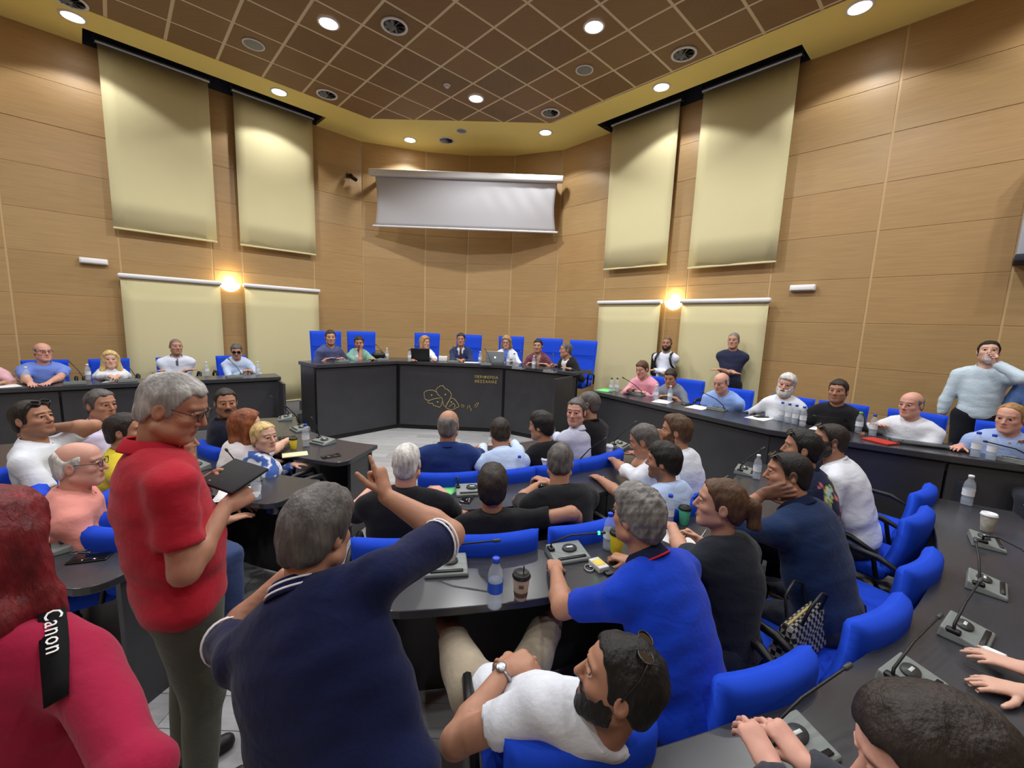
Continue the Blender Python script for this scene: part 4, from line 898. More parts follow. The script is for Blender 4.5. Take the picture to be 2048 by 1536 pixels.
# ------------------------------------------------------------------ chairs
def pad(W, H, T, wrap, nx=14, nz=12, ex=8, taper=0.0, lean=0.0):
    """upholstered panel: rounded edges, wrapped forward at its sides"""
    b = MB(); F_, B_ = [], []
    for k in range(nz + 1):
        for i in range(nx + 1):
            a, c = -1 + 2 * i / nx, -1 + 2 * k / nz
            a = math.copysign(1 - (1 - abs(a)) ** 1.6, a) if abs(a) > 0 else 0; c = math.copysign(1 - (1 - abs(c)) ** 1.6, c)
            th = T * max(0, (1 - abs(a) ** ex) * (1 - abs(c) ** ex)) ** .5
            z = H * (c + 1) / 2; x = a * W / 2 * (1 - taper * (1 - (c + 1) / 2)); y = wrap * a * a - lean * z - .03 * math.sin(PI * min(1, z / H * .9))
            F_.append((x, y + th / 2, z)); B_.append((x, y - th / 2, z))
    m = nx + 1; n = len(F_); q = lambda o, fl: [(o + k * m + i, o + k * m + i + 1, o + (k + 1) * m + i + 1, o + (k + 1) * m + i)[::fl] for k in range(nz) for i in range(nx)]
    b.add(F_ + B_, q(0, 1) + q(n, -1), 0, True)
    bd = [i for i in range(m)] + [k * m + nx for k in range(1, nz + 1)] + [nz * m + i for i in range(nx - 1, -1, -1)] + [k * m for k in range(nz - 1, 0, -1)]
    b.add([], [(bd[i], bd[(i + 1) % len(bd)], n + bd[(i + 1) % len(bd)], n + bd[i]) for i in range(len(bd))], 0, True)
    return b
def make_chair(tall):
    t = thing('conference_chair' if not tall else 'high_back_chair', 'x', 'chair')
    z0, H = (.50, .71) if tall else (.44, .41)
    o = pad(.53 if tall else .45, H, .095, .03, ex=14, taper=.06, lean=.16).build('backrest', BLUE, t, (0, -.235, z0))
    if tall:
        b = MB(); b.tube([(x * .25, -.19 + .045 * x * x * .9 - .16 * .44, z0 + .44) for x in [-1 + 2 * k / 10 for k in range(11)]], .006, 6); b.build('seam', mat('blue_seam', (22, 48, 150), .9, .1), t)
    b = MB(); b.rbox((0, .02, .445), (.48, .50, .10), .04, 3); b.build('seat', BLUE, t)
    for s in (-1, 1):
        b = MB(); b.tube([(s * .27, -.20, .44), (s * .285, -.17, .60), (s * .285, -.05, .645), (s * .285, .14, .65), (s * .28, .17, .60), (s * .265, .14, .43)], [.014, .016, .02, .02, .016, .014], 8); b.build('armrest', BLACK, t)
    b = MB(); b.lathe([(.03, .06), (.03, .25), (.022, .26), (.022, .41)], 12); b.build('column', BLACK, t)
    for k in range(5):
        a = 2 * PI * k / 5; b = MB(); b.tube([(0, 0, .10), (math.cos(a) * .27, math.sin(a) * .27, .065)], [.024, .016], 6); lg = b.build('base_leg', BLACK, t)
        b = MB(); b.lathe([(.024, -.02), (.028, -.01), (.028, .01), (.024, .02)], 10, M=axisM((math.cos(a) * .28, math.sin(a) * .28, .029), (-math.sin(a), math.cos(a), 0))); b.build('caster', BLACK, lg)
    return t
_ch = {}
def chair(x, y, deg, label, floor=0.0, tall=False, zs=1.0):
    g = 'high-backed blue chairs on the dais' if tall else 'blue conference chairs'
    if tall not in _ch:
        o = make_chair(tall); _ch[tall] = o; o.location = (x, y, floor); o.rotation_euler = (0, 0, -math.radians(deg)); tag(o, label, None, g); o.scale = (1, 1, zs); return o
    return dup(_ch[tall], (x, y, floor), -math.radians(deg), label, g, (1, 1, zs))
def wallpt(px, py, off):                  # point seen at a pixel, off metres in front of the right wall
    P0 = rw(0, off); r = ray(px, py); t = (P0.x * RN.x + P0.y * RN.y) / (r[0] * RN.x + r[1] * RN.y); return np.array((t * r[0], t * r[1], CAM_H + t * r[2]))
def tow(p, q=(-.95, 5.72)): return math.degrees(math.atan2(q[0] - p[0], q[1] - p[1]))
def tocam(p): return tow(p, (0, 0))
def A3(px, py, z): return np.array(at(px, py, z))
def D3(px, py, y): return np.array(dep(px, py, y))
def seatchair(R, deg, label, floor=0.0, tall=False, back=.04, zs=1.0):
    p = R['P'][:2] - ydir(deg)[:2] * back; chair(float(p[0]), float(p[1]), deg, label, floor, tall, zs)

# ------------------------------------------------------------------ people on the dais
DT = 1.27
def dch(px, y, dg, lb): p = dep(px, 690, y); chair(p.x, p.y, dg, lb, .5, True)
def tie_suit(lq, c, L, hq):              # shirt front and tie showing between lapels
    x, y, t = lq[:, 0], lq[:, 1], lq[:, 2] / L; m = (y > .03) & (np.abs(x) < np.interp(t, [.45, 1.0], [.004, .065])); c[m] = lin((206, 214, 226))
    m2 = (y > .03) & (np.abs(x) < np.interp(t, [.4, .95], [.02, .016])) & (t > .45); c[m2] = lin((70, 34, 44)); return c
def open_suit(lq, c, L, hq):
    x, y, t = lq[:, 0], lq[:, 1], lq[:, 2] / L; m = (y > .03) & (np.abs(x) < np.interp(t, [.3, 1.0], [.01, .07])); c[m] = lin((225, 226, 228)); return c
def blue_inner(lq, c, L, hq):
    x, y, t = lq[:, 0], lq[:, 1], lq[:, 2] / L; m = (y > .03) & (np.abs(x) < np.interp(t, [.1, 1.0], [.045, .06])); c[m] = lin((86, 118, 205)); return c
def maroon_check(lq, c, L, hq):
    m = (np.sin(lq[:, 0] * 90) * np.sin(lq[:, 2] * 90)) > .1; c[m] *= .72; m = (lq[:, 1] > .03) & (np.abs(lq[:, 0] + lq[:, 2] * .12) < .03); c[m] = lin((170, 140, 120)); return c
R = person('man in slate blue shirt seated at far left end of dais', D3(661, 675, 7.05), 128, 150, floor=.5, lean=.14, res='far', skin='mid', hc='dark', top=(78, 86, 128), collar='shirt', sleeve='half', hl=A3(684, 717, DT), hr=A3(652, 718, DT), stubble=.3)
dch(656, 7.38, 150, 'high-backed blue chair behind man in slate blue shirt')
R = person('man in mint green polo on dais resting chin on his fist', D3(718, 686, 7.5), 135, 160, pitch=-6, floor=.5, lean=.2, res='far', skin='tan', hc='dark', top=(128, 176, 158), hl=A3(745, 718, DT), hr=D3(722, 699, 7.36), hposer='fist', hdr=(0, 0, 1), er=(-.6, 0, -1), stubble=.4)
dch(723, 7.95, 160, 'high-backed blue chair behind man in mint green polo')
R = person('woman with wavy light brown hair in white jacket behind black laptop', D3(850, 685, 8.15), 170, 128, floor=.5, lean=.08, res='far', skin='mid', hair='bob', hc='dblond', female=True, top=(224, 229, 238), collar='suit', sleeve='long', hl=A3(870, 719, DT), hr=A3(826, 719, DT))
dch(849, 8.5, 178, 'high-backed blue chair behind woman with black laptop')
R = person('man in navy suit and dark tie at middle of dais', D3(922, 679, 8.15), 178, 178, floor=.5, lean=.1, res='far', skin='tan', hc='dark', top=(40, 52, 86), collar='suit', ccol=(40, 52, 86), sleeve='long', hl=A3(926, 720, DT), hr=A3(917, 720, DT), hposel='curl', hposer='curl', topfn=tie_suit)
dch(936, 8.5, 178, 'high-backed blue chair beside shoulder of man in navy suit')
R = person('blonde woman in white jacket and blue top behind silver laptop', D3(1013, 684, 8.1), 188, 192, pitch=-14, floor=.5, lean=.1, res='far', skin='fair', hair='bob', hc='dblond', female=True, glasses=True, top=(224, 229, 238), collar='suit', sleeve='long', hl=A3(1026, 723, DT), hr=A3(1000, 723, DT), topfn=blue_inner)
dch(1020, 8.45, 184, 'high-backed blue chair behind blonde woman with silver laptop')
R = person('black haired man in maroon patterned shirt on dais', D3(1076, 692, 7.6), 205, 196, floor=.5, lean=.16, res='far', skin='mid', hc='black', top=(112, 66, 82), collar='shirt', topfn=maroon_check, hl=A3(1092, 729, DT), hr=A3(1058, 727, DT), stubble=.3)
dch(1092, 8.0, 196, 'high-backed blue chair behind man in maroon shirt')
R = person('man in black suit at right end of dais turning to his neighbour', D3(1132, 700, 7.1), 235, 262, floor=.5, lean=.2, res='far', skin='tan', hair='buzz', hc='dgrey', top=(30, 31, 36), collar='suit', ccol=(225, 226, 228), sleeve='long', hl=A3(1140, 738, DT), hr=A3(1112, 731, DT), hposer='curl', topfn=open_suit)
dch(1155, 7.5, 208, 'high-backed blue chair at right end of dais')

# ------------------------------------------------------------------ people on the left bench
BT = 1.03
def wallL(px, py, off):
    P0 = lw(0, off); r = ray(px, py); t = (P0.x * LN.x + P0.y * LN.y) / (r[0] * LN.x + r[1] * LN.y); return np.array((t * r[0], t * r[1], CAM_H + t * r[2]))
R = person('bald man in spectacles and blue shirt on left bench', wallL(86, 704, .86), 134, 112, floor=.25, lean=.12, res='far', skin='pink', hair='ring', hc='grey', glasses=True, top=(112, 138, 214), collar='shirt', hl=A3(100, 764, BT), hr=A3(62, 768, BT), w=1.1, fat=1.1)
seatchair(R, 134, 'blue chair behind bald man in blue shirt', .25, zs=1.15)
R = person('blonde woman in white blouse on left bench with hands joined', wallL(221, 719, .88), 134, 135, floor=.25, lean=.14, res='far', skin='fair', hair='long', hc='blond', female=True, top=(224, 229, 238), collar='blouse', sleeve='long', hl=A3(234, 752, 1.09), hr=A3(224, 752, 1.09), hposel='curl', hposer='curl')
seatchair(R, 134, 'blue chair behind blonde woman in white blouse', .25, zs=1.15)
def dark_placket(lq, c, L, hq):
    m = (lq[:, 1] > .03) & (np.abs(lq[:, 0]) < .012) & (lq[:, 2] / L > .75); c[m] = lin((70, 74, 92)); return c
R = person('bald man in pale polo with arms folded on left bench', wallL(352, 693, .88), 136, 128, floor=.25, lean=.12, res='far', skin='mid', hair='shaved', hc='dgrey', stubble=.35, top=(214, 222, 240), ccol=(88, 96, 120), topfn=dark_placket, hl=A3(337, 742, BT + .02), hr=A3(372, 741, BT + .03), w=1.05)
seatchair(R, 136, 'blue chair behind bald man in pale polo', .25, zs=1.15)
R = person('man in dark glasses and pale blue shirt at end of left bench, looking down', wallL(473, 702, .95), 136, 148, pitch=-16, floor=.25, lean=.2, res='far', skin='mid', hc='dgrey', glasses='sun', top=(190, 208, 236), collar='shirt', sleeve='long', hl=A3(502, 741, BT), hr=A3(488, 742, BT), hposel='curl', hposer='curl')
seatchair(R, 136, 'blue chair behind man in pale blue shirt at bench end', .25, back=.1, zs=1.15)
R = person('person in pink shirt at left picture edge, only an arm in view', wallL(-42, 712, .86), 134, 134, floor=.25, lean=.12, res='far', skin='mid', hc='dgrey', top=(222, 176, 184), collar='shirt', hl=A3(8, 765, BT), hr=A3(-40, 772, BT))

# ------------------------------------------------------------------ people on the right bench and standing behind it
R = person('man in pink shirt at dais end of right bench, looking down', A3(1284, 738, 1.37), 227, 232, pitch=-18, floor=.25, lean=.16, res='far', skin='pink', hc='brown', top=(228, 160, 178), collar='shirt', sleeve='long', hl=A3(1290, 786, BT), hr=A3(1256, 780, BT + .04), hposer='fist')
seatchair(R, 227, 'blue chair behind man in pink shirt', .25, zs=1.15)
R = person('man in grey polo leaning over right bench', A3(1341, 755, 1.30), 227, 218, pitch=-18, floor=.25, lean=.24, res='far', skin='tan', hc='dark', top=(120, 128, 142), hl=A3(1352, 797, BT), hr=A3(1322, 793, BT))
seatchair(R, 227, 'blue chair with visible top behind man in grey polo', .25, back=.2, zs=1.15)
R = person('bald man in blue shirt writing at right bench', A3(1442, 765, 1.34), 228, 236, pitch=-18, floor=.25, lean=.2, res='far', skin='pink', hair='ring', hc='grey', top=(140, 170, 232), collar='shirt', sleeve='long', hl=A3(1448, 811, BT), hr=A3(1430, 809, BT), hposer='hold', w=1.15)
seatchair(R, 228, 'blue chair behind bald man in blue shirt writing', .25, zs=1.15)
R = person('white bearded man in white shirt on right bench', A3(1573, 769, 1.40), 228, 225, roll=-8, pitch=-4, floor=.25, lean=.06, res='far', skin='pink', hc='white', beard=(.016, 'white'), hair='full', top=(224, 229, 238), collar='shirt', sleeve='long', hl=A3(1560, 826, BT), hr=A3(1543, 826, BT))
seatchair(R, 228, 'blue chair behind white bearded man', .25, zs=1.15)
R = person('man in black t-shirt sitting back on right bench', A3(1676, 782, 1.39), 228, 232, floor=.25, lean=.02, res='far', skin='tan', hc='dark', stubble=.35, top=(28, 28, 32), collar='tee', sleeve='tee', w=1.08)
seatchair(R, 228, 'blue chair behind man in black t-shirt on the bench', .25, zs=1.15)
R = person('bald man in white shirt on right bench looking sideways', A3(1822, 809, 1.34), 230, 252, pitch=-6, floor=.25, lean=.1, res='far', skin='pink', hair='ring', hc='grey', top=(224, 229, 238), collar='shirt', sleeve='long', hl=A3(1862, 872, BT + .04), hr=A3(1745, 850, BT + .06), w=1.1)
seatchair(R, 230, 'blue chair behind bald man in white shirt', .25, zs=1.15)
R = person('grey haired man in light blue shirt at right picture edge', A3(2020, 836, 1.33), 232, 248, pitch=-8, floor=.25, lean=.12, res='far', skin='pink', hc='dblond', hair='receding', top=(158, 180, 226), collar='shirt', sleeve='long', hl=A3(2040, 900, BT + .04), hr=A3(1922, 892, BT + .01), hdr=(-.85, -.35, -.05), er=(-.6, .2, -1), w=1.15)
seatchair(R, 232, 'blue chair behind grey haired man at picture edge', .25, zs=1.15)
def crossed(Hd, deg, z=-.45, fw=.22):
    b = ydir(deg); r = nrm(np.cross(b, V(0, 0, 1))); H_ = np.array(Hd); return H_ + b * fw + r * .10 + V(0, 0, z), H_ + b * (fw + .03) - r * .10 + V(0, 0, z - .015)
h = wallpt(1334, 687, .48); cl, cr = crossed(h, 222)
BP = person('bearded bald man in white shirt standing with backpack straps and arms folded', h, 222, 214, pose='stand', floor=.25, lean=.0, res='far', skin='tan', hair='shaved', hc='black', beard=(.005, 'black'), top=(216, 222, 236), collar='shirt', sleeve='long', hl=cl, hr=cr, el=(.2, .6, -1), er=(.6, .2, -1), torso=.5, sc=.97)
h = wallpt(1467, 681, .36); cl, cr = crossed(h, 220, -.44)
person('man in navy polo standing with arms folded against right wall blind', h, 220, 222, pose='stand', floor=.25, lean=.0, res='far', skin='mid', hair='buzz', hc='grey', top=(44, 48, 74), hl=cl, hr=cr, el=(.2, .6, -1), er=(.6, .2, -1), bottom=(30, 32, 40), sc=1.0)
h = wallpt(1977, 705, .55)
DR = person('young man in pale blue shirt standing and drinking from a cup', h, 222, 226, pitch=14, pose='stand', floor=.25, lean=.0, res='far', skin='fair', hc='black', hair='short', top=(196, 214, 226), collar='shirt', sleeve='long', hl=h + ydir(226) * .17 + V(.03, -.04, -.10), hr=h + ydir(222 + 90) * .0 + ydir(312) * .26 + V(0, 0, -.80), hposel='hold', hdl=(-.3, -.3, .8), el=(.8, -.2, -.7), bottom=(26, 28, 36), stubble=.3, sc=1.0, w=1.05)
h = wallpt(2118, 718, .5)
person('person in bright blue shirt standing beyond right picture edge', h, 222, 226, pose='stand', floor=.25, lean=.0, res='far', skin='mid', hc='dark', top=(120, 160, 226), collar='shirt', sleeve='long', w=1.1)

# ------------------------------------------------------------------ innermost row, right of the aisle
T0 = .785
def seat(label, px, py, z, chl=None, off=0, back=.04, **k):
    h = A3(px, py, z); b = tow(h) + off; k.setdefault('res', 'mid')
    R = person(label, h, b, **k)
    if chl:
        p = Vector(R['P'][:2] - ydir(b)[:2] * back); d = p - CC; r_ = d.length; mx = 3.43 if r_ > 3.0 else 2.47
        if r_ > mx and r_ < 3.9: p = CC + d * (mx / r_)
        chair(p.x, p.y, b, chl)
    return R
seat('balding man in navy blue shirt seen from behind before the dais', 897, 850, 1.15, 'blue chair behind balding man in navy blue shirt', face=5, skin='tan', hair='ring', hc='grey', top=(30, 52, 110), collar='shirt', sleeve='half', w=1.18, fat=1.1, lean=.06, hr=A3(962, 895, T0), hl=A3(850, 900, T0), eyes=False)
seat('dark haired man in light blue shirt bent over innermost desk', 1000, 866, 1.06, 'blue chair behind man in light blue shirt bent over desk', face=-12, pitch=-25, skin='tan', hc='dark', top=(186, 206, 240), collar='shirt', sleeve='long', lean=.30, hl=A3(968, 880, T0), hr=A3(1020, 870, T0), w=1.05, eyes=False, back=.1)
seat('person in black hooded top with black hair at innermost desk', 1082, 852, 1.10, 'blue chair behind person in black hooded top', face=-62, pitch=-8, skin='tan', hc='black', hair='full', top=(24, 24, 28), sleeve='long', collar='tee', lean=.16, w=.92)
seat('grey haired man in lilac shirt turning to look back', 1152, 824, 1.20, 'blue chair behind man in lilac shirt looking back', face=206, skin='pink', hc='dgrey', top=(196, 200, 222), collar='shirt', sleeve='long', lean=.06, hl=A3(1112, 868, T0), hposel='curl', stubble=.15)
seat('bald man in black top at far end of innermost desk', 1177, 808, 1.25, 'blue chair behind bald man in black top', face=-62, skin='mid', hair='buzz', hc='dgrey', top=(26, 26, 30), collar='tee', sleeve='long', lean=.08, w=1.05)
# second row
seat('white haired man in black t-shirt seen from behind', 814, 925, 1.12, 'blue chair behind white haired man in black t-shirt', face=2, skin='pink', hair='buzz', hc='white', top=(26, 27, 32), collar='tee', sleeve='tee', w=1.3, fat=1.2, lean=.08, hl=A3(735, 985, T0), hr=A3(885, 985, T0), eyes=False)
seat('dark haired man in black t-shirt with arm along chair top', 985, 972, 1.02, 'blue chair behind dark haired man with arm out', face=-2, skin='tan', hc='dark', hair='full', top=(24, 25, 29), collar='tee', sleeve='tee', w=1.12, lean=.0, hl=A3(905, 1035, .72), hr=np.array((.47, 2.5, .72)), er=(.6, -.8, .9), sup=.02, eyes=False, back=-.02)
seat('heavy man in black t-shirt checking a phone at second desk', 1120, 925, 1.08, 'blue chair behind heavy man in black t-shirt', face=8, pitch=-20, skin='tan', hc='dgrey', top=(27, 28, 32), collar='tee', sleeve='half', w=1.25, fat=1.1, lean=.2, hl=A3(1072, 972, T0), hr=A3(1092, 962, T0 + .02), hposel='hold', hposer='curl', el=(-1, -.2, -.5), eyes=False)
seat('man with cropped grey hair in white shirt leaning on second desk', 1288, 882, 1.14, 'blue chair, second of the three along right end of second desk', face=-58, pitch=-22, skin='tan', hc='dgrey', top=(224, 229, 238), collar='shirt', sleeve='half', lean=.28, hl=A3(1208, 908, T0), hr=A3(1242, 893, T0), back=.22)
seat('black haired man in pale blue t-shirt resting his hand on second desk', 1326, 922, 1.09, 'blue chair nearest the aisle of the three at right end of second desk', face=-58, pitch=-4, skin='tan', hc='black', hair='full', stubble=.6, top=(182, 204, 240), collar='tee', sleeve='tee', lean=.12, hl=A3(1200, 958, T0), hr=A3(1290, 960, T0), el=(-.3, -.6, -1), back=.1)
h = A3(1352, 862, 1.20)
WT = seat('bearded man in white t-shirt with chin on his fist at second desk', 1352, 862, 1.20, 'blue chair at far right end of second desk', face=-62, pitch=-4, skin='tan', hc='brown', hair='quiff', beard=(.007, 'brown'), top=(224, 229, 238), collar='tee', sleeve='tee', lean=.16, hl=h + ydir(-62) * .135 + V(0, -.02, -.10), hposel='fist', hdl=(0, .1, 1), el=(-.3, -.3, -1), hr=A3(1330, 935, T0), back=.2)

def chest_print(lq, c, L):
    x, y, t = lq[:, 0], lq[:, 1], lq[:, 2] / L
    for x0, t0, col in ((.055, .70, (236, 206, 120)), (.075, .74, (240, 190, 90)), (.03, .66, (150, 214, 190)), (.01, .62, (190, 170, 220))):
        m = (y > .02) & (np.abs(x - x0 - (t - t0) * .3) < .011) & (np.abs(t - t0) < .05); c[m] = lin(col)
    return c
# ------------------------------------------------------------------ third row, nearest on the right
h = A3(1238, 1362, 1.02)
RCL = person('young man in white t-shirt and beige shorts slouched in chair with hands clasped', h, -14, -72, pitch=12, roll=4, hip=(-.02, 1.42, .53), lean=-.35, res='near', skin='tan', hc='black', hair='short', beard=(.0035, 'black'), stubble=.6, top=(224, 229, 238), collar='tee', sleeve='tee', shorts=True, bottom=(164, 152, 132),
    hl=A3(1012, 1338, .80), hr=A3(1052, 1342, .79), hposel='curl', hposer='curl', hdl=(.75, .5, .1), hdr=(-.8, .5, .05), el=(-1, -.3, -.6), er=(1, -.2, -.6), knees=((A3(905, 1270, .55), A3(880, 1215, .12)), (A3(1100, 1245, .55), A3(1130, 1190, .12))), watch=0,
    topfn=lambda lq, c, L, hq: chest_print(lq, c, L))

seat('man with curly grey hair in royal blue polo reaching over third desk', 1274, 1032, 1.20, None, off=-16, face=-34, pitch=-6, res='near', skin='tan', hair='curly', hc='grey', top=(16, 58, 184), ccol=(24, 28, 56), w=1.25, fat=1.15, lean=.42, colstripe=(190, 40, 60), hl=A3(1112, 1142, T0 + .02), hr=A3(1262, 1122, T0), hposel='curl', hposer='curl', el=(-.8, -.6, -.8), er=(.8, .2, -.6))
h = A3(1440, 1008, 1.18)
WM = seat('young woman with brown ponytail in charcoal t-shirt holding a pen', 1440, 1008, 1.18, None, off=2, face=-66, pitch=2, res='near', skin='mid', hair='pony', hc='brown', female=True, top=(36, 40, 48), collar='tee', sleeve='tee', lean=.16, hl=A3(1345, 1056, T0 + .03), hr=A3(1400, 1082, T0 + .02), hposel='curl', hposer='hold', el=(-.5, 0, -1), er=(.8, -.5, -.6))
h = A3(1576, 948, 1.21)
NV = seat('heavy man in navy shirt with cheek resting on his hand', 1576, 948, 1.21, None, off=0, face=-66, pitch=-2, roll=6, res='near', skin='tan', hair='buzz', hc='black', stubble=.5, top=(22, 42, 78), ccol=(22, 34, 62), w=1.4, fat=1.25, lean=.34, hl=h + ydir(-66) * .115 + ydir(-156) * .062 + V(0, 0, -.115), hposel='open', hdl=-ydir(-66) * .8 + ydir(-156) * .22 + V(0, 0, .42), nml=ydir(24), el=(-.5, -.3, -1), hr=A3(1500, 1040, T0), er=(.9, -.3, -.6))
def back_print(lq, c, L, hq):
    x, y, t = lq[:, 0], lq[:, 1], lq[:, 2] / L; n = noise3(lq, 55, 2); b = (y < -.02) & (np.abs(x) < .14) & (t > .3) & (t < .92)
    for lo_, hi_, col in ((.35, .6, (216, 196, 96)), (.62, .9, (60, 150, 110)), (-.75, -.5, (214, 120, 120)), (.92, 1.4, (190, 210, 214))): m = b & (n > lo_) & (n < hi_); c[m] = lin(col)
    return c
PT = seat('man in navy t-shirt with colourful back print between two larger men', 1603, 897, 1.21, None, face=-60, res='mid', skin='tan', hair='short', hc='black', top=(22, 32, 60), collar='tee', sleeve='half', w=1.15, lean=.24, topfn=back_print)
WB = seat('bearded heavy man in white t-shirt at far end of third desk', 1660, 880, 1.22, None, face=-66, res='mid', skin='tan', hair='buzz', hc='dark', beard=(.012, 'dark'), top=(224, 229, 238), collar='tee', sleeve='tee', w=1.35, fat=1.3, lean=.30)
def chair_at(pxa, pxb, z, label, deg=None):   # by the two top corners of its back
    a, b = at(pxa[0], pxa[1], z), at(pxb[0], pxb[1], z); m = (a + b) / 2; d = b - a
    dg = math.degrees(math.atan2(-d.y, d.x)) if deg is None else deg; f_ = ydir(dg); x, y = m.x + f_[0] * .31, m.y + f_[1] * .31; chair(x, y, dg, label)
chair_at((985, 1500), (1345, 1445), .845, 'blue chair under the slouching man in white t-shirt')
chair_at((1385, 1400), (1688, 1288), .845, 'blue chair between royal blue polo and charcoal t-shirt')
chair_at((1690, 1275), (1845, 1180), .845, 'blue chair with patterned bag on its seat')
chair_at((1800, 1165), (1900, 1085), .845, 'blue chair behind heavy man in navy shirt')
chair_at((1800, 1060), (1884, 1003), .845, 'blue chair behind man with colourful print')
chair_at((1820, 1005), (1886, 958), .845, 'blue chair behind bearded man in white t-shirt, at row end')
# ------------------------------------------------------------------ people at the outermost desk, mostly outside the frame
h = A3(1865, 1545, 1.27); b = -38
person('dark haired person at outermost desk, head cut by bottom picture edge', h, b, -75, pitch=-12, res='near', skin='pink', hair='full', hc='dark', top=(60, 62, 70), collar='shirt', sleeve='long', lean=.1, hl=A3(1545, 1540, .88), hr=A3(1610, 1530, .86), hposel='curl', hposer='curl', hdl=(-.2, .9, .4), hdr=(-.4, .8, .4))
h = np.array((1.98, .84, 1.24)); b = tow(h)
BW = person('person with bandaged thumb at outermost desk, hands in view', h, b, b, res='near', skin='fair', hc='dark', top=(120, 60, 60), collar='shirt', lean=.12, hl=A3(2014, 1322, .785), hr=A3(2050, 1385, .78), hdl=(-.75, .55, 0), hdr=(-.85, .35, 0), w=1.05)
h = np.array((4.30, 2.55, 1.22)); b = tow(h)
person('person reaching for coffee cup at right edge of outermost desk', h, b, b, res='mid', skin='fair', hc='dark', top=(70, 72, 84), collar='shirt', lean=.14, hl=A3(2012, 1002, .86), hdl=(-.9, .1, -.3), hr=A3(2056, 1060, .79))
# ------------------------------------------------------------------ left of the aisle
R = seat('man with dark moustache in navy sweater turning round, left inner row', 452, 806, 1.19, 'blue chair behind man with dark moustache', face=138, skin='tan', hc='dark', extra='greysides', stubble=.45, top=(24, 28, 46), collar='tee', sleeve='long', w=1.05, lean=.06)
_R = R; MB().tube([_R['HL'](x_, .104 - 14 * x_ * x_, -.044 - 10 * x_ * x_) - _R['org'] for x_ in (-.028, -.018, -.008, .0, .008, .018, .028)], [.003, .006, .0075, .007, .0075, .006, .003], 8).build('moustache', mat('dark_moustache', (26, 22, 20), .6, .3), _R['root'])
seat('woman with long auburn hair in white top, left inner row', 494, 850, 1.08, 'blue chair behind woman with auburn hair', face=60, skin='fair', hair='long', hc='auburn', female=True, top=(232, 228, 232), collar='blouse', sleeve='short', lean=.16, hr=A3(590, 872, T0), eyes=False)
def foliage(lq, c, L, hq):
    n = noise3(lq, 62, 1) + .35 * noise3(lq, 120, 4); m = n > -.12; c[m] = lin((66, 98, 170)); return c
seat('blonde woman in blue and white patterned blouse turning toward viewer', 528, 874, 1.01, 'blue chair behind blonde woman in patterned blouse', face=112, pitch=2, res='near', skin='fair', hair='pony', hc='blond', female=True, top=(226, 228, 238), topfn=foliage, collar='blouse', sleeve='long', lean=.14, off=18, hr=A3(608, 970, .66), hdr=(.8, .3, -.4), er=(.3, -.6, -.8), back=.02)
R = person('grey haired man in lavender shirt, left side looking across', A3(202, 810, 1.20), 50, 98, res='mid', skin='tan', hc='dgrey', top=(200, 190, 214), collar='shirt', sleeve='long', lean=.12, w=1.05)
seatchair(R, 50, 'blue chair behind man in lavender shirt')
R = person('dark haired man in yellow polo, mostly hidden by red polo', A3(252, 862, 1.13), 48, 65, res='mid', skin='tan', hc='dark', top=(226, 206, 60), lean=.1)
seatchair(R, 48, 'blue chair behind man in yellow polo')
h = A3(66, 838, 1.21)
WP = person('dark haired man in white polo leaning back with hand behind neck', h, 62, 84, pitch=10, res='near', skin='tan', hc='dark', stubble=.35, top=(224, 229, 238), lean=-.05, w=1.15, hl=h - ydir(84) * .04 + ydir(-6) * .10 + V(0, 0, -.09), el=ydir(70) * 1.0 + ydir(-6) * .35 + V(0, 0, -.1), hposel='curl', hdl=-ydir(84) * .8 + ydir(174) * .4)
seatchair(WP, 62, 'blue chair behind man in white polo', back=-.02)
SM = person('white haired balding man in salmon polo and spectacles', A3(160, 928, 1.12), 50, 66, pitch=-2, res='near', skin='pink', hair='ring', hc='white', glasses=True, top=(226, 150, 140), lean=.04, w=1.2, fat=1.15)
seatchair(SM, 50, 'blue chair behind man in salmon polo')
HB = person('person in jeans seated behind red polo man, mostly hidden by him', np.array((-2.05, 2.50, 1.16)), 70, 60, res='mid', skin='tan', hc='dark', top=(70, 76, 96), collar='tee', lean=.05, bottom=(52, 66, 104), knees=((np.array((-1.62, 2.30, .55)), np.array((-1.55, 2.2, .1))), (np.array((-1.66, 2.22, .53)), np.array((-1.75, 2.1, .1)))))
seatchair(HB, 70, 'blue chair under person in jeans')
chair_at((60, 1050), (190, 1030), .845, 'empty blue chair at third desk left, near red haired woman')
chair_at((120, 1045), (232, 1065), .845, 'empty blue chair beside red polo man')
# ------------------------------------------------------------------ the three people standing in front
h = D3(348, 815, 1.50); 
RED = person('grey haired man in red polo standing and reading a black tablet', h, 42, 74, pitch=-22, pose='stand', res='near', skin='tan', hair='short', hc='lgrey', glasses=True, top=(174, 34, 50), bottom=(84, 85, 74), w=1.4, fat=1.4, lean=.02, hip=(h[0] - .02, h[1] - .02, .90), hr=D3(452, 1012, 1.52), hl=D3(425, 955, 1.72), hposer='hold', hposel='hold', er=(.1, -.5, -1), el=(.3, .6, -1), hdr=(.45, .75, .2), hdl=(.5, -.2, .3), hem=-.14)
h = D3(636, 1062, 1.14)
NAV = person('man in navy polo with white trim pointing a finger toward the dais', h, 2, 16, pitch=-14, pose='stand', res='near', skin='tan', hair='full', hc='dgrey', top=(16, 23, 60), stripe=(232, 234, 240), bottom=(30, 34, 56), w=1.38, fat=1.25, lean=.15, hip=(-.36, .86, .80), hr=D3(772, 992, 1.36), hposer='point', hdr=(-.30, .25, .9), er=(1, -.1, -.45), cufft=.86, hl=D3(572, 1150, 1.33), hposel='curl', hdl=(.4, .8, .3), el=(-.8, -.1, -.8), sup=.05, hem=-.2, eyes=False)
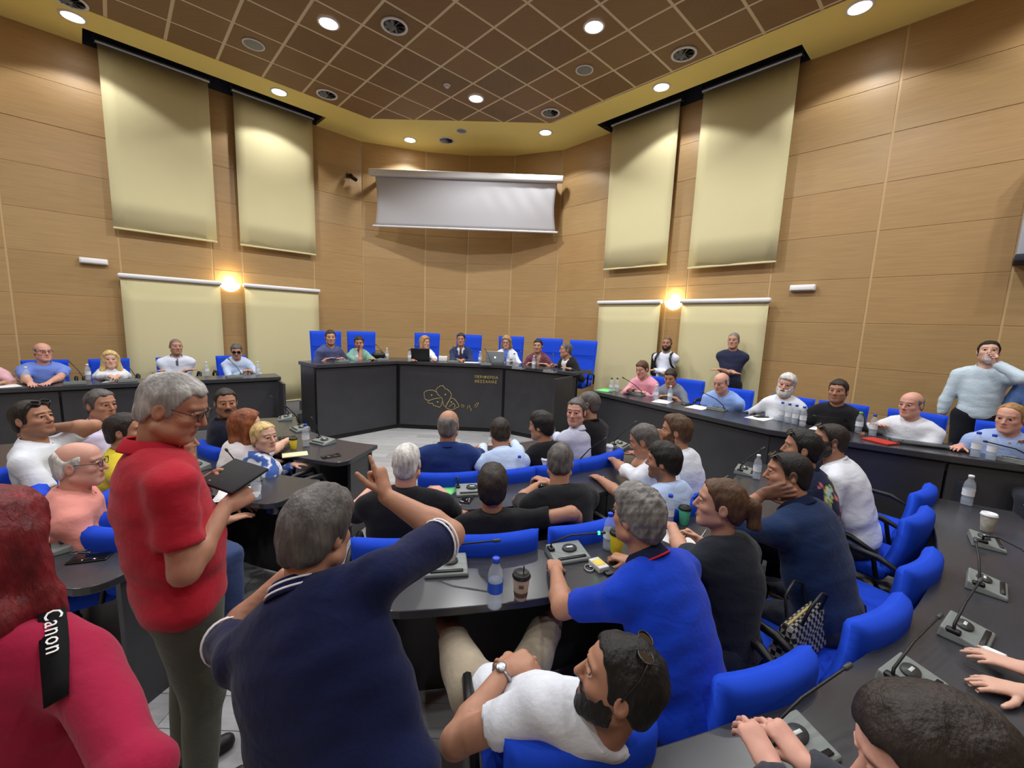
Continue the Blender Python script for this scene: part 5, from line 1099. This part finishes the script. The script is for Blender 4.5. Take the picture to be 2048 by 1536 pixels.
h = D3(-22, 1095, .84)
RH = person('woman with long red hair in raspberry blouse seen from behind', h, 4, -12, pose='stand', res='near', skin='fair', hair='long', hc='red', female=True, top=(158, 30, 64), collar='blouse', sleeve='long', w=1.34, fat=1.15, lean=.0, bottom=(50, 30, 40), hr=D3(262, 1640, .74), hl=D3(-330, 1560, .7), hem=-.15, eyes=False)
# ------------------------------------------------------------------ small things
PET = mat('clear_plastic', (214, 224, 236), .12, .6, alpha=.24); WATERM = mat('water', (200, 216, 236), .05, .5, alpha=.25)
CAPB = mat('blue_cap', (36, 72, 200), .4, .4); CAPW = mat('white_cap', (228, 230, 236), .4, .4); CAPG = mat('green_cap', (120, 196, 60), .4, .4); CAPD = mat('dark_cap', (60, 66, 84), .4, .4)
LBLB = mat('blue_label', (40, 84, 196), .5, .3); LBLW = mat('white_label', (222, 226, 232), .6, .3)
SCRM = mat('phone_glass', (14, 15, 18), .08, .6); BADGE = mat('pale_badge', (206, 212, 210), .5, .3); GREENL = mat('green_light', (40, 255, 150), .4, .3, emit=(30, 255, 140), estr=6)
def bottle(label, px, py, z, cap=CAPW, lab=LBLW, h=.215, group='water bottles', p=None):
    p = at(px, py, z) if p is None else Vector(p); k = h / .215; t = thing('water_bottle', label, 'bottle', p, 0, group)
    MB().lathe([(.026 * k, 0), (.031 * k, .006 * k), (.031 * k, .05 * k), (.028 * k, .056 * k), (.031 * k, .062 * k), (.031 * k, .07 * k), (.029 * k, .095 * k), (.031 * k, .12 * k), (.031 * k, .14 * k), (.026 * k, .165 * k), (.014 * k, .188 * k), (.0125 * k, .20 * k)], 16).build('body', PET, t)
    MB().lathe([(.025 * k, .004), (.0285 * k, .008), (.0285 * k, .12 * k), (.001, .1205 * k)], 14).build('water', WATERM, t)
    MB().lathe([(.0325 * k, .072 * k), (.0315 * k, .096 * k), (.0325 * k, .118 * k)], 16, close=False).build('label_band', lab, t)
    MB().lathe([(.0155 * k, .197 * k), (.0155 * k, .214 * k), (.013 * k, .216 * k)], 14).build('cap', cap, t); return t
def mic_unit(label, px, py, z, deg, tip=None, lit=False, fold=None, p=None, s=1.0):
    p = at(px, py, z) if p is None else Vector(p); t = thing('conference_unit', label, 'microphone unit', p, -math.radians(deg), 'conference microphone units')
    b = MB(); w, d = .105 * s, .075 * s
    b.add([(-w, -d, 0), (w, -d, 0), (w, d, 0), (-w, d, 0), (-w * .97, -d * .97, .018), (w * .97, -d * .97, .018), (w * .93, d * .93, .044), (-w * .93, d * .93, .044)], [(3, 2, 1, 0), (4, 5, 6, 7), (0, 1, 5, 4), (1, 2, 6, 5), (2, 3, 7, 6), (3, 0, 4, 7)])
    b.build('base', GREYP, t, bevel=.006)
    M = Matrix.Translation((.015 * s, .012 * s, .0335)) @ Matrix.Rotation(.18, 4, 'X')
    MB().lathe([(.042 * s, 0), (.040 * s, .009), (.001, .012)], 20, M=M @ Matrix.Scale(.72, 4, (0, 1, 0))).build('speaker_grille', DGREYP, t)
    MB().rbox((0, 0, .0125), (.036 * s, .011 * s, .002), .0008, 1, M).build('badge', BADGE, t)
    MB().rbox((.0, -d * .72, .0245), (w * 1.5, .018, .006), .002, 1, Matrix.Rotation(.0, 4, 'X')).build('key_strip', BLACK, t)
    MB().rbox((-w * .80, .03 * s, .036), (.030, .045, .022), .006).build('neck_socket', BLACK, t)
    o = Vector((-w * .80, .03 * s, .045)); R_ = Matrix.Rotation(math.radians(deg), 4, 'Z')
    e = Vector((0.02, -.12, .26)) if tip is None else R_ @ (Vector(tip) - p)
    m1 = o + Vector((0, 0, .05)); g = [o, o + Vector((0, 0, .025)), o * .6 + e * .4 + Vector((0, 0, .035)), e]
    MB().tube(g, [.006, .0052, .0046, .0042], 8).build('gooseneck', BLACK, t); dv = (e - g[2]).normalized()
    mh = MB(); mh.lathe([(.005, 0), (.0085, .006), (.0085, .034), (.006, .04)], 12, M=axisM(e, dv)); h_ = mh.build('mic_head', DGREYP, t)
    if lit: MB().lathe([(.0092, .0), (.0092, .010)], 12, M=axisM(e, dv), close=False).build('light_ring', GREENL, h_)
    return t
def paper(label, px, py, z, deg, w=.21, l=.297, m=PAPER, n=1, name='paper_sheet', cat='paper', th=.002):
    p = at(px, py, z); t = thing(name, label, cat, p, -math.radians(deg))
    for k in range(n): MB().rbox((.006 * k * (-1) ** k, .004 * k, th * (k + .5) + .0008 * k), (w, l, th), .0006, 1, Matrix.Rotation(.05 * k, 4, 'Z')).build('sheet', m, t)
    return t
def phone(label, px, py, z, deg, w=.074, l=.155, tilt=0.0):
    p = at(px, py, z); t = thing('mobile_phone', label, 'phone', p, -math.radians(deg), 'mobile phones')
    MB().rbox((0, 0, .0045), (w, l, .009), .004).build('case', BLACK, t); MB().rbox((0, 0, .0093), (w * .92, l * .95, .001), .0004, 1).build('display', SCRM, t); return t
def cup(label, px, py, z, body, lid, h=.12, band=None, straw=False, dots=None):
    p = at(px, py, z); k = h / .12; t = thing('coffee_cup', label, 'cup', p, 0, 'takeaway cups')
    MB().lathe([(.028 * k, 0), (.029 * k, .003), (.040 * k, .112 * k), (.0395 * k, .114 * k)], 20).build('paper_body', body, t)
    if lid is not None: MB().lathe([(.0425 * k, .108 * k), (.0435 * k, .113 * k), (.041 * k, .118 * k), (.038 * k, .128 * k), (.034 * k, .128 * k), (.032 * k, .122 * k), (.001, .122 * k)], 20).build('lid', lid, t)
    if straw: MB().tube([(.008, .0, .1 * k), (.010, -.006, .165 * k)], .0028, 6).build('straw', BLACK, t)
    if band is not None: MB().lathe([(.0312 * k, .018 * k), (.0337 * k, .042 * k)], 20, close=False).build('printed_band', band, t)
    if dots is not None: MB().rbox((0, -.0372 * k, .078 * k), (.022, .002, .016), .001, 1).build('printed_mark', dots, t)
    return t
cb = lambda v: math.degrees(math.atan2(-v[0], -v[1]))
def T(px, py, z): return tow(at(px, py, z))
# dais
for px, py, lb in ((713, 723, 'bottle before the man in mint green polo'), (774, 720, 'bottle on dais left of woman with laptop, past the dark bag'), (819, 723, 'bottle immediately left of black laptop'), (960, 727, 'bottle on dais between man in suit and silver laptop'), (1016, 731, 'bottle just right of silver laptop'), (1028, 731, 'bottle before blonde woman, second one right of silver laptop'), (1067, 737, 'bottle before man in maroon shirt')): bottle('clear water ' + lb, px, py, 1.24, CAPD if px in (819, 1028) else CAPW)
for px, py, dg, lb in ((684, 724, 128, 'before man in slate blue shirt'), (762, 721, 135, 'beside dark bag on dais'), (834, 722, 178, 'before black laptop'), (907, 725, 178, 'before man in navy suit'), (972, 730, 178, 'before silver laptop'), (1037, 738, 205, 'between blonde woman and man in maroon shirt'), (1100, 745, 212, 'before man in black suit')):
    mic_unit('dark microphone unit ' + lb, px, py, 1.24, dg, s=.9)
def laptop(label, px, py, z, deg, m, spot):
    p = at(px, py, z); t = thing('laptop', label, 'laptop', p, -math.radians(deg), None)
    MB().rbox((0, -.11, .008), (.33, .22, .016), .005).build('keyboard_base', m, t); M = Matrix.Translation((0, 0, .012)) @ Matrix.Rotation(-.22, 4, 'X')
    ld = MB().rbox((0, 0, .115), (.33, .009, .225), .004, 2, M).build('lid', m, t)
    if spot: MB().lathe([(.016, 0), (.014, .003), (.001, .0035)], 14, M=M @ Matrix.Translation((0, .0045, .12)) @ Matrix.Rotation(-PI / 2, 4, 'X')).build('emblem', mat('lit_emblem', (255, 255, 255), .4, .3, emit=(255, 255, 255), estr=1.5), ld)
    return t
laptop('open black laptop before woman with light brown hair', 841, 723, 1.24, 178, BLACK, False)
laptop('open silver laptop with white emblem before blonde woman', 990, 729, 1.24, 182, mat('silver_shell', (160, 166, 172), .4, .5, metal=.5), True)
paper('white sheet on dais before man in navy suit', 945, 725, 1.24, 88); 
p = at(886, 722, 1.24); t = thing('tissue_box', 'small white box on dais beside man in navy suit', 'box', p, .1); MB().rbox((0, 0, .045), (.15, .10, .09), .006).build('carton', PAPER, t); MB().rbox((0, 0, .0905), (.07, .03, .002), .0008, 1).build('slot', GREYP, t)
p = at(757, 716, 1.24); t = thing('dark_bag', 'crumpled dark bag on dais beside man in mint green', 'bag', p, .6); MB().rbox((0, 0, .05), (.24, .14, .10), .04, 3).build('bag_body', BLACK, t); MB().tube([(-.08, 0, .09), (-.05, .02, .13), (.05, .02, .13), (.08, 0, .09)], .007, 6).build('handle', BLACK, t)
# left bench
for px, py, lb in ((55, 768, 'before bald man in blue shirt'), (177, 760, 'between bald man in blue and blonde woman'), (414, 752, 'beside bald man in pale polo'), (516, 750, 'at the end of left bench')): bottle('clear water bottle ' + lb, px, py, 1.0)
for px, py, lb in ((150, 768, 'with bald man in blue shirt'), (255, 763, 'before blonde woman in white blouse'), (468, 755, 'before man in dark glasses')): mic_unit('dark microphone unit on left bench ' + lb, px, py, 1.0, 134)
paper('white sheet at left end of left bench', 12, 772, 1.0, 120); paper('papers before blonde woman in white blouse', 232, 762, 1.0, 150, n=2)
# right bench
bottle('green bottle pair, the one nearest the dais on right bench', 1222, 784, 1.0, CAPD, LBLW); bottle('green bottle pair, the one nearer man in pink shirt', 1233, 784, 1.0, CAPD, LBLW)
paper('green folder at dais end of right bench', 1212, 781, 1.0, 220, m=mat('green_card', (120, 214, 130), .7, .2), name='folder', cat='folder', th=.008)
for px, py, cp_, lb in ((1311, 800, CAPW, 'between man in pink and man in grey polo'), (1339, 803, CAPW, 'before man in grey polo'), (1561, 842, CAPB, 'first from the left in the row of four on right bench'), (1575, 846, CAPB, 'second from the left in the row of four on right bench'), (1589, 849, CAPB, 'third from the left in the row of four on right bench'), (1604, 853, CAPB, 'last of the row of four, beside man in black t-shirt'), (1662, 846, CAPW, 'before chest of man in black t-shirt'), (1716, 866, CAPG, 'with green cap on right bench'), (1744, 872, CAPB, 'before sleeve of bald man in white shirt'), (1949, 914, CAPB, 'at right edge, before grey haired man in light blue'), (1980, 920, CAPB, 'beside the dark cased microphone at right edge'), (2003, 908, CAPB, 'farther back at right picture edge')):
    bottle('clear water bottle ' + lb, px, py, 1.0, cp_)
mic_unit('dark microphone unit before man in pink shirt', 1274, 790, 1.0, 227, tip=A3(1249, 757, 1.24)); mic_unit('dark microphone unit before bald man in blue shirt', 1434, 820, 1.0, 227, tip=A3(1408, 786, 1.22)); mic_unit('dark microphone unit before man in black t-shirt', 1690, 855, 1.0, 228, tip=A3(1632, 832, 1.18)); mic_unit('dark microphone unit at right picture edge', 2030, 925, 1.0, 232, tip=A3(1975, 884, 1.2))
paper('white sheet before man in grey polo', 1325, 803, 1.0, 215); paper('white sheets beside bald man in blue shirt', 1396, 815, 1.0, 228, n=2); phone('dark phone beside man in grey polo', 1374, 809, 1.0, 240); paper('white sheet before white bearded man', 1520, 836, 1.0, 235); phone('dark phone lying on sheet before white bearded man', 1522, 834, 1.004, 260); paper('small white sheet before man in black t-shirt', 1640, 858, 1.0, 228, .15, .2)
p = at(1760, 884, 1.0); t = thing('notebook', 'red notebook before bald man in white shirt', 'notebook', p, .3); MB().rbox((0, 0, .008), (.16, .22, .016), .003).build('cover', mat('red_cover', (186, 50, 40), .6, .3), t); MB().rbox((.003, 0, .008), (.157, .212, .011), .001, 1).build('pages', PAPER, t)
p = at(1855, 893, 1.0); t = thing('document_case', 'long dark document case on right bench edge', 'case', p, math.radians(-28)); MB().rbox((0, 0, .014), (.52, .13, .028), .008).build('case_body', DGREYP, t); MB().rbox((0, -.066, .016), (.2, .006, .01), .002, 1).build('zip', BLACK, t)
p = at(1800, 889, 1.0); t = thing('spectacles', 'folded spectacles before red notebook on right bench', 'glasses', p + Vector((0, 0, .02)), .4); MB().tube([(-.03 + .022 * math.cos(w), 0, .018 * math.sin(w)) for w in [2 * PI * k / 14 for k in range(14)]], .002, 6, closed=True).build('rim', BLACK, t); MB().tube([(.03 + .022 * math.cos(w), 0, .018 * math.sin(w)) for w in [2 * PI * k / 14 for k in range(14)]], .002, 6, closed=True).build('rim', BLACK, t); MB().tube([(-.05, 0, 0), (-.05, .01, -.012), (.05, .012, -.014)], .002, 6).build('temple', BLACK, t)
# left of the aisle
for px, py, lb in ((571, 838, 'at far end of innermost left desk'), (600, 860, 'second on innermost left desk'), (645, 886, 'nearest aisle on innermost left desk'), (487, 962, 'near water bottle on second left desk')): mic_unit('grey microphone unit ' + lb, px, py, .75, T(px, py, .75))
bottle('clear water bottle on innermost left desk', 612, 893, .75, CAPB); cup('yellow paper cup with black lid on innermost left desk', 587, 898, .75, mat('yellow_card', (226, 206, 50), .6, .3), BLACK, .10)
phone('dark phone lying near aisle end of innermost left desk', 662, 913, .75, 50); phone('dark phone beside yellow cup', 574, 876, .75, 60); paper('cream notepad before yellow cup', 590, 910, .75, 60, .12, .2, m=mat('cream_paper', (232, 226, 180), .8, .2), name='notepad', cat='notepad', th=.008)
bottle('clear water bottle without cap at end of second left desk', 513, 1000, .75, CAPW, LBLW, .20); paper('stack of papers beside water bottle on second left desk', 474, 990, .75, 70, .18, .25, n=4, name='paper_stack')
_p = pol(2.98, -30); mic_unit('grey microphone unit on second left desk by auburn woman', 0, 0, .75, tow(_p), p=(_p.x, _p.y, .75))
mic_unit('grey microphone unit on third left desk', 128, 1092, .75, 40); phone('dark phone on third left desk', 180, 1118, .75, 70)
p = at(150, 1106, .75); t = thing('key_bunch', 'bunch of keys beside dark phone on third left desk', 'keys', p, .5)
MB().tube([(.018 * math.cos(w), .018 * math.sin(w), .004) for w in [2 * PI * k / 14 for k in range(14)]], .0016, 6, closed=True).build('ring', STEEL, t)
for k in range(3): MB().rbox((.045, 0, .004 + .002 * k), (.055, .012, .002), .0008, 1, Matrix.Rotation(.5 * k - .4, 4, 'Z')).build('key', STEEL, t)
# right of the aisle
_p = pol(1.95, 46); bottle('clear water bottle before person in black hooded top', 0, 0, .75, CAPW, h=.18, p=(_p.x, _p.y, .75)); bottle('clear water bottle beside chair top on second right desk', 1037, 958, .75, CAPB, h=.19)
mic_unit('grey microphone unit near head of dark haired man, second right desk', 940, 985, .75, T(940, 985, .75), tip=A3(915, 955, .84)); mic_unit('grey microphone unit right of heavy man in black', 1178, 932, .75, T(1178, 932, .75)); mic_unit('grey microphone unit at far end of second right desk', 1240, 893, .75, T(1240, 893, .75))
phone('grey phone with emblem on second right desk', 935, 998, .75, 10); paper('green and white card under arm of white haired man', 893, 985, .75, 20, .10, .2, m=mat('green_card', (120, 214, 130), .7, .2), n=2, name='card', cat='card')
cup('white lidded paper cup behind heavy man in black', 1090, 945, .75, mat('white_card', (226, 226, 224), .6, .3), CAPW, .12); cup('white lidded paper cup held by man with cropped hair', 1216, 916, .75, mat('white_card', (226, 226, 224), .6, .3), CAPW, .12); cup('blue plastic cup at far end of second right desk', 1204, 893, .75, CAPB, None, .12); phone('black phone in hands of heavy man', 1080, 966, .79, -10)
bottle('blue capped water bottle with blue label, alone on third right desk', 989, 1213, .75, CAPB, LBLB, .225); cup('brown printed coffee cup with black lid and straw on third right desk', 1041, 1196, .75, mat('kraft_card', (176, 158, 138), .7, .2), BLACK, .115, band=mat('brown_print', (96, 76, 62), .7, .2), straw=True, dots=mat('brown_print', (96, 76, 62), .7, .2))
mic_unit('grey microphone unit behind pointing arm on third right desk', 893, 1138, .75, T(893, 1138, .75), tip=A3(985, 1082, .90)); mic_unit('grey microphone unit with green lit tip on third right desk', 1135, 1112, .75, T(1135, 1112, .75), tip=A3(1196, 1066, .88), lit=True)
cup('yellow paper cup with black lid by royal blue polo man', 1232, 1105, .75, mat('yellow_card', (226, 206, 50), .6, .3), BLACK, .12); bottle('clear water bottle beside yellow cup of royal blue polo man', 1216, 1098, .75, CAPB, h=.21)
bottle('clear water bottle beside green cup on third right desk', 1336, 1050, .75, CAPB, h=.2); cup('green paper cup with black lid before young woman', 1367, 1048, .75, mat('mint_card', (84, 190, 150), .6, .3), BLACK, .11)
mic_unit('grey microphone unit behind green cup', 1400, 1022, .75, T(1400, 1022, .75)); mic_unit('grey microphone unit near chin of heavy man in navy', 1490, 945, .75, T(1490, 945, .75), tip=A3(1522, 900, .98)); bottle('large clear bottle near heavy man in navy', 1512, 958, .75, CAPW, h=.21)
paper('white sheet before young woman with ponytail', 1360, 1082, .75, -40, .16, .24)
p = at(1402, 1075, .80); t = thing('pen', 'pen held by young woman with ponytail', 'pen', p, .5); MB().lathe([(.004, -.07), (.004, .06), (.001, .075)], 8, M=axisM((0, 0, 0), (.8, .2, .35))).build('barrel', STEEL, t); MB().rbox((-.03, 0, -.006), (.03, .003, .003), .001, 1).build('clip', STEEL, t)
p = at(1197, 1136, .75); t = thing('cigarette_pack', 'open pack with keys and white label on third right desk', 'pack', p, .45); MB().rbox((0, 0, .016), (.06, .095, .03), .004).build('carton', mat('pack_white', (206, 206, 200), .5, .3), t); MB().rbox((0, .0, .0315), (.05, .05, .002), .0006, 1).build('printed_label', mat('pack_yellow', (226, 196, 90), .6, .3), t); MB().rbox((.028, -.03, .006), (.07, .10, .012), .003).build('wallet_flap', BLACK, t)
p = at(1178, 1138, .75); t = thing('key_ring', 'steel key ring beside the pack on third right desk', 'keys', p, 0); MB().tube([(.022 * math.cos(w), .03 * math.sin(w), .006) for w in [2 * PI * k / 16 for k in range(16)]], .0035, 6, closed=True).build('ring', STEEL, t); MB().rbox((.03, .02, .004), (.05, .014, .003), .001, 1).build('key', STEEL, t)
# outermost desk
for px, py, tp_, lb in ((1590, 1500, (1688, 1338, .90), 'nearest the bottom picture edge on outermost desk'), (1822, 1368, (1876, 1236, .88), 'by head of dark haired person on outermost desk'), (1932, 1272, (1958, 1165, .90), 'beside bandaged thumb on outermost desk'), (1972, 1175, (1952, 1085, .92), 'second from far end of outermost desk'), (1972, 1088, (2046, 1100, .86), 'farthest on outermost desk, under white lidded cup')):
    mic_unit('grey microphone unit ' + lb, px, py, .75, T(px, py, .75) , tip=A3(*tp_), s=.95)
bottle('large clear water bottle standing at far end of outermost desk', 1932, 1010, .75, CAPW, LBLW, .23); cup('white lidded printed coffee cup under reaching hand', 1972, 1062, .75, mat('pale_print_card', (176, 172, 160), .7, .2, var=.35, vscale=30), CAPW, .115)
# things worn or held
def shades(label, R, pos, pit, k=1.0):
    t = thing('sunglasses', label, 'sunglasses'); t.matrix_world = Matrix.Translation(Vector(R['HL'](*pos))) @ R['Mh'] @ Matrix.Rotation(pit, 4, 'X') @ Matrix.Scale(k, 4)
    f = MB()
    for s in (-1, 1):
        rim = [(s * .034 + .028 * math.cos(w), 0, .021 * math.sin(w)) for w in [2 * PI * q / 16 for q in range(16)]]; f.tube(rim, .0028, 6, closed=True)
        MB().add([(a, -.001, c) for a, b, c in rim] + [(a, -.003, c) for a, b, c in rim], [tuple(range(16)), tuple(range(16, 32))[::-1]] + [(q, (q + 1) % 16, 16 + (q + 1) % 16, 16 + q) for q in range(16)]).build('lens', LENSM, t)
        f.tube([(s * .062, -.002, .006), (s * .082, -.03, .004), (s * .086, -.11, -.01)], .003, 6)
    f.tube([(-.008, 0, .004), (0, .002, .008), (.008, 0, .004)], .003, 6); f.build('frame', FRAMEM, t)
shades('dark sunglasses pushed up on head of slouching young man', RCL, (0, -.035, .122), 1.75); shades('dark sunglasses on head of heavy man in navy shirt', NV, (0, .075, .098), .9); shades('dark sunglasses on head of bearded man in white t-shirt', WB, (0, .075, .098), .9); shades('dark sunglasses on head of man with colourful back print', PT, (0, .075, .104), .9); shades('blue tinted sunglasses on head of man in white polo', WP, (0, .075, .106), .9)
t = thing('tablet', 'black tablet in a folio held by red polo man', 'tablet'); c = RED['hands'][0][0]; d = (np.array(RED['hands'][0][0]) * .5 + np.array(RED['hands'][1][0]) * .5) + np.array((.05, .02, .06))
fw = nrm(np.array(RED['HL'](0, 0, 0)) - d); M = axisM(d, fw + np.array((.1, 0, .35))); t.matrix_world = M
MB().rbox((0, 0, 0), (.235, .16, .012), .005).build('folio_cover', mat('black_leather', (30, 31, 34), .7, .3, bump=.1, bscale=200), t); MB().rbox((0, 0, -.0065), (.215, .14, .002), .0008, 1).build('display', SCRM, t)
p = at(1602, 1262, .60); t = thing('handbag', 'black and white woven pattern handbag on blue chair seat', 'handbag', p - Vector((0, 0, .10)), math.radians(35))
hb = mat('woven_pattern', (150, 148, 142), .7, .3)
nt = hb.node_tree; tc = nt.nodes.new('ShaderNodeTexCoord'); ck = nt.nodes.new('ShaderNodeTexChecker'); ck.inputs['Scale'].default_value = 46; ck.inputs['Color1'].default_value = (.33, .32, .29, 1); ck.inputs['Color2'].default_value = (.012, .012, .014, 1); nt.links.new(tc.outputs['Object'], ck.inputs['Vector']); nt.links.new(ck.outputs['Color'], nt.nodes['Principled BSDF'].inputs['Base Color'])
b = MB(); b.add([(-.20, -.07, 0), (.20, -.07, 0), (.20, .07, 0), (-.20, .07, 0), (-.17, -.025, .20), (.17, -.025, .20), (.17, .025, .20), (-.17, .025, .20)], [(3, 2, 1, 0), (4, 5, 6, 7), (0, 1, 5, 4), (1, 2, 6, 5), (2, 3, 7, 6), (3, 0, 4, 7)]); b.build('bag_body', hb, t, bevel=.025)
MB().tube([(-.17, 0, .20), (.17, 0, .20)], .006, 6).build('zip', GOLD, t)
for s in (-1, 1): MB().tube([(-.10, s * .03, .19), (-.09, s * .05, .28), (0, s * .055, .32), (.09, s * .05, .28), (.10, s * .03, .19)], .007, 6).build('handle', BLACK, t)
P_ = BP['tp']; q = P_(.62, .16, -.16); t = thing('backpack', 'black backpack on the back of bearded bald man', 'backpack', q, -math.radians(222))
MB().rbox((0, 0, -.05), (.32, .16, .42), .06, 3).build('bag_body', BLACK, t); MB().rbox((0, -.09, -.12), (.24, .05, .2), .02, 2).build('front_pocket', BLACK, t)
for s in (-1, 1):
    pts = [P_(.98, s * .10, -.06), P_(1.0, s * .105, .0), P_(.95, s * .11, .09), P_(.80, s * .12, .145), P_(.60, s * .14, .13), P_(.45, s * .17, .05)]; iv = t.matrix_basis.inverted() if False else (Matrix.Translation(Vector(q)) @ Matrix.Rotation(-math.radians(222), 4, 'Z')).inverted()
    MB().tube([iv @ Vector(x) for x in pts], .018, 8).build('shoulder_strap', BLACK, t)
# camera strap of the red haired woman
from mathutils.bvhtree import BVHTree
bv = BVHTree.FromPolygons([Vector(v) for v in RH['shirt'][0]], [tuple(int(i) for i in f) for f in RH['shirt'][1]])
t = thing('camera_strap', 'black camera strap with white lettering over raspberry blouse', 'strap'); pts = []; nrs = []; eye_ = Vector((0, 0, CAM_H))
for px, py in ((96, 1200), (101, 1230), (107, 1260), (112, 1295), (117, 1330), (121, 1365), (124, 1400)):
    hit = bv.ray_cast(eye_, Vector(ray(px, py)).normalized())
    if hit[0] is not None: n_ = hit[1] if hit[1].dot(eye_ - hit[0]) > 0 else -hit[1]; pts.append(hit[0] + n_ * .006); nrs.append(n_)
if len(pts) > 3:
    for _ in range(3):
        pts = [pts[0]] + [(pts[i - 1] + pts[i] * 2 + pts[i + 1]) / 4 for i in range(1, len(pts) - 1)] + [pts[-1]]; nrs = [(nrs[max(i - 1, 0)] + nrs[i] + nrs[min(i + 1, len(nrs) - 1)]).normalized() for i in range(len(nrs))]
    pts = [p + n_ * .004 for p, n_ in zip(pts, nrs)]
    b = MB(); vs = []
    for i, p in enumerate(pts):
        tg = (pts[min(i + 1, len(pts) - 1)] - pts[max(i - 1, 0)]).normalized(); sd = tg.cross(nrs[i]).normalized()
        for s, e in ((-1, -1), (1, -1), (1, 1), (-1, 1)): vs.append(p + sd * .021 * s + nrs[i] * .002 * e)
    n = len(pts); b.add(vs, [(i * 4 + j, i * 4 + (j + 1) % 4, i * 4 + 4 + (j + 1) % 4, i * 4 + 4 + j) for i in range(n - 1) for j in range(4)] + [(0, 1, 2, 3), tuple(range(4 * n - 4, 4 * n))[::-1]], 0, True); b.build('strap_band', mat('black_webbing', (20, 20, 22), .85, .15), t)
    xx = (pts[3] - pts[0]).normalized(); nn = nrs[1]; nn = (nn - xx * nn.dot(xx)).normalized(); yy = nn.cross(xx); o_ = pts[0] + nn * .012 - yy * .012 + xx * .01
    text('Canon', .040, Matrix(((xx.x, yy.x, nn.x, o_.x), (xx.y, yy.y, nn.y, o_.y), (xx.z, yy.z, nn.z, o_.z), (0, 0, 0, 1))), PAPER, t, ext=.0008)
# cup at the lips of the standing drinker, bandage on the thumb
c = DR['hands'][0]; q = Vector(c[1]) + Vector(DR['f']) * .0; t = thing('plastic_cup', 'clear plastic cup at the lips of standing young man', 'cup', q, 0)
hd = Vector(DR['HL'](0, .13, -.075)); ax_ = (hd - q); t.location = hd - Vector((0, 0, .0)); M = axisM((0, 0, 0), -Vector(DR['Ah'][1]) * .55 + Vector((0, 0, .45)))
MB().lathe([(.026, -.09), (.036, .01)], 16, M=M, close=False).build('cup_wall', PET, t); MB().lathe([(.026, -.09), (.001, -.09)], 16, M=M, close=False).build('cup_base', PET, t)
sg = BW['hands'][0][4][-2]; t = thing('bandage', 'white bandage wrapped round a thumb at outermost desk', 'bandage', tuple(sg[0])); dv = Vector(sg[1]) - Vector(sg[0])
MB().lathe([(.011, -.022), (.0165, -.018), (.0155, .012), (.0145, .035), (.008, .045)], 14, M=axisM((0, 0, 0), dv)).build('wrapping', PAPER, t)
bb = MB().prism([lw(3.0, .02), lw(4.88, .02), lw(4.88, .035), lw(3.0, .035)], .5, .58).build('baseboard_left', WHITEP); tag(bb, kind='structure')
